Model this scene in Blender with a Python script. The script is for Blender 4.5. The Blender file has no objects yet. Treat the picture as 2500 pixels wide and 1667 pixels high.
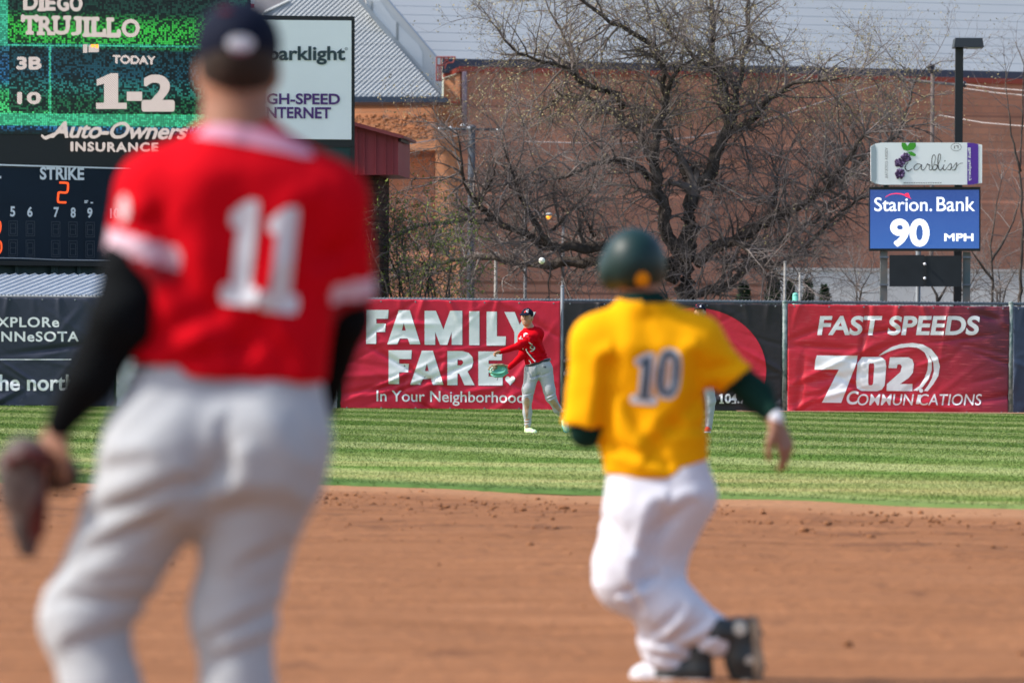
import bpy, bmesh, math, random
import numpy as np
from mathutils import Vector, Matrix
from mathutils.bvhtree import BVHTree

SC = bpy.context.scene
COL = SC.collection
R = math.radians

# ---------------------------------------------------------------- camera, sky, sun, exposure
CAM_H = 1.17
F_PX = 200.0 / 36.0 * 2500.0
PP = (1250.0, 861.0)
ROLL = R(0.42)
cd = bpy.data.cameras.new('camera')
cd.lens = 200.0
cd.sensor_width = 36.0
cd.sensor_fit = 'HORIZONTAL'
cd.shift_y = (861.0 - 833.5) / 2500.0
cd.clip_start = 0.5
cd.clip_end = 3000.0
cd.dof.use_dof = True
cd.dof.focus_distance = 84.0
cd.dof.aperture_fstop = 4.6
cam = bpy.data.objects.new('camera', cd)
COL.objects.link(cam)
cam.matrix_world = Matrix.Translation((0, 0, CAM_H)) @ Matrix.Rotation(R(90), 4, 'X') @ Matrix.Rotation(ROLL, 4, 'Z')
SC.camera = cam

SUN_AZ_VEC = Vector((-0.70, -0.07, 0.66)).normalized()      # from the scene towards the sun
W = bpy.data.worlds.new('World')
SC.world = W
W.use_nodes = True
wn = W.node_tree
bg = wn.nodes['Background']
sky = wn.nodes.new('ShaderNodeTexSky')
sky.sky_type = 'NISHITA'
sky.sun_disc = False
sky.sun_elevation = math.asin(SUN_AZ_VEC.z)
sky.sun_rotation = math.atan2(SUN_AZ_VEC.x, SUN_AZ_VEC.y)
sky.air_density = 1.0
sky.dust_density = 2.0
sky.ozone_density = 0.7
wn.links.new(sky.outputs[0], bg.inputs[0])
bg.inputs[1].default_value = 0.15
sl = bpy.data.lights.new('sun', 'SUN')
sl.energy = 3.1
sl.angle = R(1.5)
sl.color = (1.0, 0.94, 0.85)
sun = bpy.data.objects.new('sun', sl)
COL.objects.link(sun)
sun.rotation_euler = SUN_AZ_VEC.to_track_quat('Z', 'Y').to_euler()
SC.view_settings.view_transform = 'Standard'
SC.view_settings.look = 'None'
SC.view_settings.gamma = 1.0
SC.view_settings.exposure = 0.72
SC.cycles.use_denoising = True
SC.cycles.max_bounces = 6
SC.cycles.transparent_max_bounces = 6

# ---------------------------------------------------------------- picture measurements -> places in the world
_c, _s = math.cos(ROLL), math.sin(ROLL)
def ray(px, py):
    dx, dy = px - PP[0], py - PP[1]
    ux = dx * _c + dy * _s
    uy = -dx * _s + dy * _c
    return Vector((ux / F_PX, 1.0, -uy / F_PX))
EYE = Vector((0, 0, CAM_H))
def P(px, py, Y):
    return EYE + ray(px, py) * Y
class Plane:
    def __init__(s, px, py, Y, yaw=0.0, pitch=0.0):
        s.p0 = P(px, py, Y)
        s.n = Vector((math.sin(R(yaw)) * math.cos(R(pitch)), -math.cos(R(yaw)) * math.cos(R(pitch)), math.sin(R(pitch))))
    def __call__(s, px, py, off=0.0):
        d = ray(px, py)
        p0 = s.p0 + s.n * off
        return EYE + d * (s.n.dot(p0 - EYE) / s.n.dot(d))

def S(r, g, b):
    f = lambda c: (c / 255 / 12.92) if c <= 10 else ((c / 255 + 0.055) / 1.055) ** 2.4
    return (f(r), f(g), f(b), 1.0)

# ---------------------------------------------------------------- objects
ROOTPOS = {}
def tag(o, label, cat, group=None, kind=None):
    if label: o['label'] = label
    if cat: o['category'] = cat
    if group: o['group'] = group
    if kind: o['kind'] = kind
    return o
def thing(name, label, cat, loc, group=None):
    o = bpy.data.objects.new(name, None)
    o.empty_display_size = 0.2
    COL.objects.link(o)
    o.location = loc
    ROOTPOS[o.name] = Vector(loc)
    return tag(o, label, cat, group)
def link(name, me, mats, parent=None, smooth=False):
    o = bpy.data.objects.new(name, me)
    COL.objects.link(o)
    for m in (mats if isinstance(mats, (list, tuple)) else [mats]):
        me.materials.append(m)
    if smooth:
        me.polygons.foreach_set('use_smooth', np.ones(len(me.polygons), dtype=bool))
    if parent is not None:
        o.parent = parent
        if parent.name in ROOTPOS:
            o.matrix_parent_inverse = Matrix.Translation(-ROOTPOS[parent.name])
    return o
def mesh_np(name, v, faces, midx=None):
    v = np.asarray(v, dtype=np.float32)
    faces = np.asarray(faces, dtype=np.int32)
    k = faces.shape[1]
    me = bpy.data.meshes.new(name)
    me.vertices.add(len(v)); me.vertices.foreach_set('co', v.ravel())
    me.loops.add(faces.size); me.loops.foreach_set('vertex_index', faces.ravel())
    me.polygons.add(len(faces))
    me.polygons.foreach_set('loop_start', np.arange(0, faces.size, k, dtype=np.int32))
    me.polygons.foreach_set('loop_total', np.full(len(faces), k, dtype=np.int32))
    if midx is not None:
        me.polygons.foreach_set('material_index', np.asarray(midx, dtype=np.int32))
    me.update(calc_edges=True)
    return me
class MB:
    """collects shapes into one mesh"""
    def __init__(s): s.v = []; s.f = []; s.m = []
    def add(s, v, f, m=0):
        b = len(s.v)
        s.v += [tuple(x) for x in v]
        s.f += [tuple(i + b for i in q) for q in f]
        s.m += [m] * len(f)
    def box(s, a, b, m=0):
        x0, y0, z0 = a; x1, y1, z1 = b
        s.add([(x0,y0,z0),(x1,y0,z0),(x1,y1,z0),(x0,y1,z0),(x0,y0,z1),(x1,y0,z1),(x1,y1,z1),(x0,y1,z1)],
              [(0,3,2,1),(4,5,6,7),(0,1,5,4),(1,2,6,5),(2,3,7,6),(3,0,4,7)], m)
    def slab(s, pts, depth, m=0):
        """polygon of 3-D points pushed back by the vector depth"""
        n = len(pts); d = Vector(depth)
        v = [Vector(p) for p in pts] + [Vector(p) + d for p in pts]
        s.add(v, [tuple(range(n)), tuple(range(2*n-1, n-1, -1))] + [(i, i+n, (i+1) % n + n, (i+1) % n) for i in range(n)], m)
    def tube(s, pts, rad, n=8, m=0, cap=True):
        pts = [Vector(p) for p in pts]
        rad = rad if isinstance(rad, (list, tuple)) else [rad] * len(pts)
        v = []
        t0 = (pts[1] - pts[0]).normalized()
        up = Vector((0, 0, 1)) if abs(t0.z) < 0.9 else Vector((1, 0, 0))
        for i, p in enumerate(pts):
            t = (pts[min(i+1, len(pts)-1)] - pts[max(i-1, 0)]).normalized()
            a = t.cross(up).normalized(); b = a.cross(t)
            for k in range(n):
                w = 2 * math.pi * k / n
                v.append(p + (a * math.cos(w) + b * math.sin(w)) * rad[i])
        f = [(i*n+k, i*n+(k+1) % n, (i+1)*n+(k+1) % n, (i+1)*n+k) for i in range(len(pts)-1) for k in range(n)]
        if cap:
            f += [tuple(range(n-1, -1, -1)), tuple(range((len(pts)-1)*n, len(pts)*n))]
        s.add(v, f, m)
    def ball(s, c, r, m=0, nu=14, nv=9):
        r = r if isinstance(r, (list, tuple)) else (r, r, r)
        v = [(c[0], c[1], c[2] - r[2])]
        for j in range(1, nv):
            a = -math.pi/2 + math.pi * j / nv
            for i in range(nu):
                w = 2*math.pi*i/nu
                v.append((c[0] + r[0]*math.cos(a)*math.cos(w), c[1] + r[1]*math.cos(a)*math.sin(w), c[2] + r[2]*math.sin(a)))
        v.append((c[0], c[1], c[2] + r[2]))
        f = [(0, 1+(i+1) % nu, 1+i) for i in range(nu)]
        for j in range(nv-2):
            f += [(1+j*nu+i, 1+j*nu+(i+1) % nu, 1+(j+1)*nu+(i+1) % nu, 1+(j+1)*nu+i) for i in range(nu)]
        L = len(v)-1
        f += [(L, 1+(nv-2)*nu+i, 1+(nv-2)*nu+(i+1) % nu) for i in range(nu)]
        s.add(v, f, m)
    def build(s, name, mats, parent=None, smooth=False):
        me = bpy.data.meshes.new(name)
        me.from_pydata(s.v, [], s.f)
        if any(s.m): me.polygons.foreach_set('material_index', np.array(s.m, dtype=np.int32))
        me.update()
        return link(name, me, mats, parent, smooth)

# ---------------------------------------------------------------- materials
def mat(name, col, rough=0.6, spec=0.3, var=0.0, vscale=3.0, col2=None, bump=0.0, bscale=40.0, metal=0.0, emit=0.0, sheen=0.0, coat=0.0, stretch=None, detail=4.0):
    m = bpy.data.materials.new(name)
    m.use_nodes = True
    nt = m.node_tree; b = nt.nodes['Principled BSDF']
    b.inputs['Base Color'].default_value = col
    b.inputs['Roughness'].default_value = rough
    b.inputs['Specular IOR Level'].default_value = spec
    b.inputs['Metallic'].default_value = metal
    b.inputs['Sheen Weight'].default_value = sheen
    b.inputs['Coat Weight'].default_value = coat
    vec = None
    if var > 0 or bump > 0 or col2:
        tc = nt.nodes.new('ShaderNodeTexCoord')
        vec = tc.outputs['Object']
        if stretch:
            mp = nt.nodes.new('ShaderNodeMapping'); mp.inputs['Scale'].default_value = stretch
            nt.links.new(vec, mp.inputs[0]); vec = mp.outputs[0]
    if var > 0 or col2:
        nz = nt.nodes.new('ShaderNodeTexNoise'); nz.inputs['Scale'].default_value = vscale; nz.inputs['Detail'].default_value = detail
        nt.links.new(vec, nz.inputs['Vector'])
        rp = nt.nodes.new('ShaderNodeMapRange'); rp.inputs[1].default_value = 0.3; rp.inputs[2].default_value = 0.7
        nt.links.new(nz.outputs['Fac'], rp.inputs[0])
        mx = nt.nodes.new('ShaderNodeMix'); mx.data_type = 'RGBA'
        if col2: mx.inputs[6].default_value = col; mx.inputs[7].default_value = col2
        else:
            mx.inputs[6].default_value = tuple(c * (1 - var) for c in col[:3]) + (1,)
            mx.inputs[7].default_value = tuple(min(1, c * (1 + var)) for c in col[:3]) + (1,)
        nt.links.new(rp.outputs[0], mx.inputs[0])
        nt.links.new(mx.outputs[2], b.inputs['Base Color'])
    if bump > 0:
        nb = nt.nodes.new('ShaderNodeTexNoise'); nb.inputs['Scale'].default_value = bscale; nb.inputs['Detail'].default_value = 5
        nt.links.new(vec, nb.inputs['Vector'])
        bp = nt.nodes.new('ShaderNodeBump'); bp.inputs['Strength'].default_value = 1.0; bp.inputs['Distance'].default_value = bump
        nt.links.new(nb.outputs['Fac'], bp.inputs['Height'])
        nt.links.new(bp.outputs[0], b.inputs['Normal'])
    if emit > 0:
        b.inputs['Emission Color'].default_value = col
        b.inputs['Emission Strength'].default_value = emit
    return m
def nd(nt, typ, **kw):
    n = nt.nodes.new(typ)
    for k, v in kw.items():
        if k.startswith('i'): n.inputs[int(k[1:])].default_value = v
        else: setattr(n, k, v)
    return n
def math_(nt, op, a, b=None, c=None):
    n = nt.nodes.new('ShaderNodeMath'); n.operation = op
    for i, x in enumerate((a, b, c)):
        if x is None: continue
        if isinstance(x, (int, float)): n.inputs[i].default_value = x
        else: nt.links.new(x, n.inputs[i])
    return n.outputs[0]
def mixc(nt, fac, a, b):
    n = nt.nodes.new('ShaderNodeMix'); n.data_type = 'RGBA'
    for i, x in ((0, fac), (6, a), (7, b)):
        if isinstance(x, (int, float, tuple)): n.inputs[i].default_value = x
        else: nt.links.new(x, n.inputs[i])
    return n.outputs[2]
def ramp(nt, fac, stops, interp='LINEAR'):
    n = nt.nodes.new('ShaderNodeValToRGB'); n.color_ramp.interpolation = interp
    e = n.color_ramp.elements
    while len(e) < len(stops): e.new(0.5)
    for x, (p, c) in zip(e, stops): x.position = p; x.color = c
    nt.links.new(fac, n.inputs[0])
    return n.outputs[0]

# ---------------------------------------------------------------- flat lettering laid out on a surface
def _curve_mesh(cu):
    o = bpy.data.objects.new('tmp', cu); COL.objects.link(o)
    dg = bpy.context.evaluated_depsgraph_get()
    me = bpy.data.meshes.new_from_object(o.evaluated_get(dg))
    v = np.zeros(len(me.vertices) * 3, dtype=np.float32); me.vertices.foreach_get('co', v)
    v = v.reshape(-1, 3)[:, :2].astype(float); f = [tuple(p.vertices) for p in me.polygons]
    bpy.data.objects.remove(o); bpy.data.meshes.remove(me); bpy.data.curves.remove(cu)
    return v, f
def text2d(s, bold=0.0, spacing=1.0):
    cu = bpy.data.curves.new('t', 'FONT'); cu.body = s; cu.size = 1.0; cu.offset = bold; cu.space_character = spacing
    cu.resolution_u = 5
    cu.dimensions = '2D'; cu.fill_mode = 'FRONT'
    return _curve_mesh(cu)
def poly2d(loops):
    cu = bpy.data.curves.new('p', 'CURVE'); cu.dimensions = '2D'; cu.fill_mode = 'FRONT'
    for L in loops:
        sp = cu.splines.new('POLY'); sp.points.add(len(L) - 1)
        for p, q in zip(sp.points, L): p.co = (q[0], q[1], 0, 1)
        sp.use_cyclic_u = True
    return _curve_mesh(cu)
def fit(vf, x0, y0, x1, y1, shear=0.0, slope=0.0):
    """scale flat shape to a picture rectangle (y down)"""
    v, f = vf; v = v.copy()
    v[:, 0] += v[:, 1] * shear
    a = v.min(0); b = v.max(0)
    u = (v - a) / np.maximum(b - a, 1e-9)
    out = np.empty_like(v)
    out[:, 0] = x0 + u[:, 0] * (x1 - x0)
    out[:, 1] = y1 - u[:, 1] * (y1 - y0) + slope * u[:, 0]
    return out, f
def fitpts(vf, fn):
    v, f = vf
    return np.array([fn(*p) for p in v]), f
def pxpoly(*loops):
    return poly2d([[(x, -y) for x, y in L] for L in loops])[0] * np.array([1, -1]), None
def pxp(*loops):
    v, f = poly2d([[(x, -y) for x, y in L] for L in loops])
    return v * np.array([1, -1]), f
def join2d(parts):
    V = []; Fc = []; n = 0
    for v, f in parts:
        V.append(v); Fc += [tuple(i + n for i in q) for q in f]; n += len(v)
    return np.vstack(V), Fc
def gridcut(vf, step):
    v, f = vf
    bm = bmesh.new()
    vs = [bm.verts.new((p[0], p[1], 0)) for p in v]
    for q in f:
        try: bm.faces.new([vs[i] for i in q])
        except ValueError: pass
    a = v.min(0); b = v.max(0)
    for ax in (0, 1):
        t = math.floor(a[ax] / step) * step + step
        while t < b[ax]:
            no = (1, 0, 0) if ax == 0 else (0, 1, 0)
            co = (t, 0, 0) if ax == 0 else (0, t, 0)
            bmesh.ops.bisect_plane(bm, geom=bm.verts[:] + bm.edges[:] + bm.faces[:], plane_co=co, plane_no=no)
            t += step
    bm.verts.index_update()
    V = np.array([(p.co.x, p.co.y) for p in bm.verts]); Fc = [tuple(p.index for p in q.verts) for q in bm.faces]
    bm.free()
    return V, Fc
def lay(name, parts, mapper, m, parent, cut=None, smooth=False):
    vf = join2d(parts)
    if cut: vf = gridcut(vf, cut)
    v3 = [mapper(*p) for p in vf[0]]
    me = bpy.data.meshes.new(name)
    me.from_pydata([tuple(p) for p in v3], [], vf[1]); me.update()
    return link(name, me, m, parent, smooth)
def rect(x0, y0, x1, y1):
    return np.array([(x0, y0), (x1, y0), (x1, y1), (x0, y1)], dtype=float), [(0, 1, 2, 3)]
def rrect(x0, y0, x1, y1, r=6):
    L = []
    for cx, cy, a0 in ((x1-r, y0+r, -90), (x1-r, y1-r, 0), (x0+r, y1-r, 90), (x0+r, y0+r, 180)):
        for k in range(5):
            a = R(a0 + 22.5 * k); L.append((cx + r*math.cos(a), cy + r*math.sin(a)))
    return np.array(L), [tuple(range(len(L)))]
def ell(cx, cy, rx, ry, n=40):
    return [(cx + rx*math.cos(2*math.pi*k/n), cy + ry*math.sin(2*math.pi*k/n)) for k in range(n)]
def box2(loops, x0, y0, x1, y1):
    """loops in a unit box (y up) to a picture rectangle"""
    return pxp(*[[(x0 + u*(x1-x0), y1 - w*(y1-y0)) for u, w in L] for L in loops])
def stroke2d(pts, w):
    """a pen stroke along a smooth curve; w width or list"""
    pts = np.array(pts, dtype=float)
    n = len(pts)
    out = []
    for i in range(n - 1):
        p0, p1, p2, p3 = pts[max(i-1, 0)], pts[i], pts[i+1], pts[min(i+2, n-1)]
        for t in np.linspace(0, 1, 7, endpoint=False):
            out.append(0.5*((2*p1)+(-p0+p2)*t+(2*p0-5*p1+4*p2-p3)*t*t+(-p0+3*p1-3*p2+p3)*t**3))
    out.append(pts[-1]); out = np.array(out)
    tg = np.gradient(out, axis=0); tg /= np.maximum(np.linalg.norm(tg, axis=1, keepdims=True), 1e-9)
    nn = np.stack([-tg[:, 1], tg[:, 0]], 1)
    ww = np.interp(np.linspace(0, 1, len(out)), np.linspace(0, 1, len(w)), w)[:, None] if isinstance(w, (list, tuple)) else w
    A = out + nn*ww/2; B = out - nn*ww/2
    m = len(out)
    return np.vstack([A, B]), [(i, i+1, m+i+1, m+i) for i in range(m-1)]
def dots(parts, cell, grow):
    """lettering as a lamp wall shows it: square cells switched on, strokes widened by grow"""
    V, Fc = join2d(parts)
    x0, y0 = V.min(0) - grow - cell; x1, y1 = V.max(0) + grow + cell
    X, Y = np.meshgrid(np.arange(x0, x1, cell/2), np.arange(y0, y1, cell/2))
    M = np.zeros(X.shape, dtype=bool)
    for q in Fc:
        for k in range(1, len(q) - 1):
            a, b, c = V[q[0]], V[q[k]], V[q[k+1]]
            lo = np.minimum(np.minimum(a, b), c); hi = np.maximum(np.maximum(a, b), c)
            i0, i1 = int((lo[1]-y0)/(cell/2)), int((hi[1]-y0)/(cell/2)) + 2
            j0, j1 = int((lo[0]-x0)/(cell/2)), int((hi[0]-x0)/(cell/2)) + 2
            x, y = X[i0:i1, j0:j1], Y[i0:i1, j0:j1]
            e = lambda p, r: (r[0]-p[0])*(y-p[1]) - (r[1]-p[1])*(x-p[0])
            s1, s2, s3 = e(a, b), e(b, c), e(c, a)
            M[i0:i1, j0:j1] |= ((s1 >= 0) & (s2 >= 0) & (s3 >= 0)) | ((s1 <= 0) & (s2 <= 0) & (s3 <= 0))
    n = int(round(grow / (cell/2))); D = M.copy()
    for di in range(-n, n + 1):
        for dj in range(-n, n + 1):
            if di*di + dj*dj <= n*n + .5: D |= np.roll(np.roll(M, di, 0), dj, 1)
    D = D[::2, ::2]; out = []; F2 = []
    for i in range(D.shape[0]):
        j = 0
        while j < D.shape[1]:
            if D[i, j]:
                k = j
                while k < D.shape[1] and D[i, k]: k += 1
                b = len(out); xa, xb, ya = x0 + j*cell, x0 + k*cell, y0 + i*cell
                out += [(xa, ya), (xb, ya), (xb, ya + cell), (xa, ya + cell)]; F2.append((b, b+1, b+2, b+3)); j = k
            else: j += 1
    return np.array(out), F2
# heavy block letters in a unit box
GL = {
 'F': [[(0,0),(0,1),(1,1),(1-.03,.74),(.45,.74),(.45,.6),(.87,.6),(.84,.35),(.45,.35),(.45,0)]],
 'A': [[(0,0),(.35,1),(.68,1),(1,0),(.68,0),(.62,.17),(.38,.17),(.3,0)],[(.44,.4),(.56,.4),(.5,.63)]],
 'M': [[(0,0),(0,1),(.3,1),(.5,.45),(.68,1),(1,1),(1,0),(.72,0),(.72,.38),(.6,0),(.41,0),(.28,.38),(.28,0)]],
 'I': [[(0,0),(0,1),(1,1),(1,0)]],
 'L': [[(0,0),(0,1),(.53,1),(.53,.27),(1,.27),(.97,0)]],
 'Y': [[(0,1),(.32,.4),(.32,0),(.64,0),(.64,.4),(1,1),(.68,1),(.49,.62),(.33,1)]],
 'R': [[(0,0),(0,1),(.55,1),(.78,.95),(.92,.83),(.95,.68),(.9,.52),(.74,.4),(1,0),(.63,0),(.44,.34),(.37,.34),(.37,0)],[(.37,.58),(.5,.58),(.57,.63),(.58,.69),(.53,.74),(.37,.75)]],
 'E': [[(0,0),(0,1),(.98,1),(.96,.74),(.42,.74),(.42,.63),(.9,.63),(.88,.38),(.42,.38),(.42,.26),(1,.26),(1,0)]],
 'one': [[(0,0),(0,.17),(.28,.17),(.28,.72),(.02,.66),(.02,.82),(.5,1),(.72,1),(.72,.17),(1,.17),(1,0)]],
 'jersey_one': [[(.08,0),(.0,.06),(.0,.13),(.08,.18),(.27,.18),(.27,.74),(.16,.72),(.06,.76),(.04,.85),(.3,.95),(.5,1),(.72,1),(.76,.95),(.76,.18),(.93,.18),(1,.13),(1,.06),(.93,0)]],
 'seven': [[(0,1),(.05,.7),(.55,.7),(.17,0),(.58,0),(1,1)]],
}
def glyph(ch, x0, y0, x1, y1): return box2(GL[ch], x0, y0, x1, y1)

# ---------------------------------------------------------------- rounded bodies: smooth union of tapered limbs, meshed
def cone(a, b, ra, rb, k=0.03, clip=None, sc=None, sub=False):
    return dict(a=np.array(a, dtype=float), b=np.array(b, dtype=float), ra=ra, rb=rb, k=k, clip=clip, sc=sc, sub=sub)
def egg(c, r, k=0.02, sub=False, clip=None, rot=None):
    return dict(a=np.array(c, dtype=float), b=None, ra=1, rb=1, k=k, clip=clip, sc=np.array(r, dtype=float), sub=sub, rot=rot)
def prim_d(p, X, Y, Z):
    if p['b'] is None:
        c, r = p['a'], p['sc']
        qx, qy, qz = X - c[0], Y - c[1], Z - c[2]
        if p.get('rot') is not None:
            M = np.array(p['rot'].to_3x3()).T
            qx, qy, qz = M[0,0]*qx+M[0,1]*qy+M[0,2]*qz, M[1,0]*qx+M[1,1]*qy+M[1,2]*qz, M[2,0]*qx+M[2,1]*qy+M[2,2]*qz
        k0 = np.sqrt((qx/r[0])**2 + (qy/r[1])**2 + (qz/r[2])**2) + 1e-9
        k1 = np.sqrt((qx/r[0]**2)**2 + (qy/r[1]**2)**2 + (qz/r[2]**2)**2) + 1e-9
        d = k0 * (k0 - 1) / k1
    else:
        a, b = p['a'], p['b']; ba = b - a; L = max(float(ba @ ba), 1e-12)
        px, py, pz = X - a[0], Y - a[1], Z - a[2]
        t = np.clip((px*ba[0] + py*ba[1] + pz*ba[2]) / L, 0, 1)
        d = np.sqrt((px - t*ba[0])**2 + (py - t*ba[1])**2 + (pz - t*ba[2])**2) - (p['ra'] + (p['rb'] - p['ra'])*t)
    if p['clip']:
        for q, n in p['clip']:
            n = np.array(Vector(n).normalized()); q = np.array(q)
            d = np.maximum(d, (X - q[0])*n[0] + (Y - q[1])*n[1] + (Z - q[2])*n[2])
    return d
def nets(F, lo, res):
    s = F < 0
    cnt = np.zeros(tuple(n - 1 for n in F.shape), dtype=np.int8)
    off = [(i, j, k) for i in (0, 1) for j in (0, 1) for k in (0, 1)]
    sl_ = lambda o, n: slice(o, n - 1 + o)
    for o in off:
        cnt += s[sl_(o[0], F.shape[0]), sl_(o[1], F.shape[1]), sl_(o[2], F.shape[2])]
    act = (cnt > 0) & (cnt < 8)
    I, J, K = np.nonzero(act)
    idx = np.full(act.shape, -1, dtype=np.int64); idx[I, J, K] = np.arange(len(I))
    pos = np.zeros((len(I), 3)); C = np.zeros(len(I))
    for o1 in off:
        for ax in range(3):
            if o1[ax]: continue
            o2 = list(o1); o2[ax] = 1
            fa = F[I+o1[0], J+o1[1], K+o1[2]]; fb = F[I+o2[0], J+o2[1], K+o2[2]]
            m = (fa < 0) != (fb < 0)
            t = fa[m] / (fa[m] - fb[m])
            q = np.tile(np.array(o1, dtype=float), (m.sum(), 1)); q[:, ax] += t
            pos[m] += q; C[m] += 1
    V = lo + (np.stack([I, J, K], 1) + pos / C[:, None]) * res
    quads = []
    for ax in range(3):
        u, w = (ax + 1) % 3, (ax + 2) % 3
        n = F.shape
        A = [slice(None)]*3; B = [slice(None)]*3
        A[ax] = slice(0, n[ax]-1); B[ax] = slice(1, n[ax])
        for d in (u, w): A[d] = slice(1, n[d]-1); B[d] = slice(1, n[d]-1)
        sa = s[tuple(A)]; sb = s[tuple(B)]
        E = np.argwhere(sa != sb)
        if not len(E): continue
        inv = sa[E[:, 0], E[:, 1], E[:, 2]]
        E = E.copy(); E[:, u] += 1; E[:, w] += 1
        def cell(du, dw):
            q = E.copy(); q[:, u] -= du; q[:, w] -= dw
            return idx[q[:, 0], q[:, 1], q[:, 2]]
        Q = np.stack([cell(1, 1), cell(0, 1), cell(0, 0), cell(1, 0)], 1)
        Q[~inv] = Q[~inv][:, ::-1]
        quads.append(Q)
    return V, np.vstack(quads)
def body(prims, res=0.01, fold=None):
    lo = np.array([1e9]*3); hi = -lo
    bb = []
    for p in prims:
        if p['b'] is None:
            r = p['sc'].max() if p.get('rot') is not None else p['sc']
            l, h = p['a'] - r, p['a'] + r
        else:
            l = np.minimum(p['a'] - p['ra'], p['b'] - p['rb']); h = np.maximum(p['a'] + p['ra'], p['b'] + p['rb'])
        bb.append((l, h))
        if not p['sub']: lo = np.minimum(lo, l); hi = np.maximum(hi, h)
    lo = lo - 4*res; hi = hi + 4*res
    n = np.ceil((hi - lo) / res).astype(int) + 1
    F = np.full(tuple(n), 1.0)
    ax = [lo[i] + np.arange(n[i]) * res for i in range(3)]
    for p, (l, h) in zip(prims, bb):
        m = p['k']*1.5 + 3*res
        i0 = np.clip(np.floor((l - m - lo)/res).astype(int), 0, n - 1); i1 = np.clip(np.ceil((h + m - lo)/res).astype(int) + 1, 1, n)
        if (i1 <= i0).any(): continue
        sl3 = tuple(slice(a, b) for a, b in zip(i0, i1))
        X = ax[0][i0[0]:i1[0], None, None]; Yy = ax[1][None, i0[1]:i1[1], None]; Z = ax[2][None, None, i0[2]:i1[2]]
        d = prim_d(p, X, Yy, Z)
        G = F[sl3]; k = p['k']
        if p['sub']: F[sl3] = np.maximum(G, -d)
        elif k <= 0: F[sl3] = np.minimum(G, d)
        else:
            hh = np.clip(0.5 + 0.5*(G - d)/k, 0, 1)
            F[sl3] = G*(1-hh) + d*hh - k*hh*(1-hh)
    if fold is not None:
        F = F + fold(ax[0][:, None, None], ax[1][None, :, None], ax[2][None, None, :])
    return nets(F, lo, res)
def body_obj(name, prims, m, parent, res=0.01, fold=None, midx=None):
    V, Q = body(prims, res, fold)
    mi = None
    if midx is not None:
        mi = midx(V[Q].mean(1))
    me = mesh_np(name, V, Q, mi)
    return link(name, me, m, parent, True)
def folds(amp, seed, f=22.0):
    rs = np.random.RandomState(seed)
    D = rs.normal(size=(7, 3)) * f * np.array([0.6, 0.6, 1.2]); ph = rs.uniform(0, 6.28, 7)
    W_ = rs.normal(size=(3, 3)) * 6
    def fn(X, Y, Z):
        w = sum(np.sin(X*a[0] + Y*a[1] + Z*a[2]) for a in W_) * 0.7
        out = 0
        for d, q in zip(D, ph):
            out = out + np.abs(np.sin(0.5*(X*d[0] + Y*d[1] + Z*d[2]) + q + w)) - 0.6
        return out * amp / 3
    return fn
def grooves(lines, base=None):
    """pulled creases: each line (a, b, width, depth) sinks the cloth along a straight fold, seen square on"""
    L = [(np.array((a.x, a.z)), np.array((b.x, b.z)), w, d) for a, b, w, d in lines]
    def fn(X, Y, Z):
        out = 0 if base is None else base(X, Y, Z)
        for a, b, w, d in L:
            ba = b - a; l2 = max(float(ba @ ba), 1e-9)
            px, pz = X - a[0], Z - a[1]
            t = (px*ba[0] + pz*ba[1]) / l2
            tc = np.clip(t, 0, 1)
            q = np.sqrt((px - tc*ba[0])**2 + (pz - tc*ba[1])**2)
            side = (px*ba[1] - pz*ba[0]) / math.sqrt(l2)
            out = out + d*np.exp(-(q/w)**2) * (1 - .25*np.cos(tc*math.pi*2)) - .6*d*np.exp(-((q - 1.9*w)/w)**2)*(side > 0)
        return out
    return fn
def bvh_of(o):
    me = o.data
    return BVHTree.FromPolygons([v.co.copy() for v in me.vertices], [tuple(p.vertices) for p in me.polygons])
def onto(bvh, Y0, off=0.004):
    """drop a flat layout from the camera's side onto a surface"""
    def fn(px, py):
        p = P(px, py, Y0)
        h = bvh.ray_cast(Vector((p.x, Y0 - 1.2, p.z)), Vector((0, 1, 0)))
        if h[0] is None: return Vector((p.x, Y0, p.z))
        return h[0] + Vector((0, -off, 0))
    return fn
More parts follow.
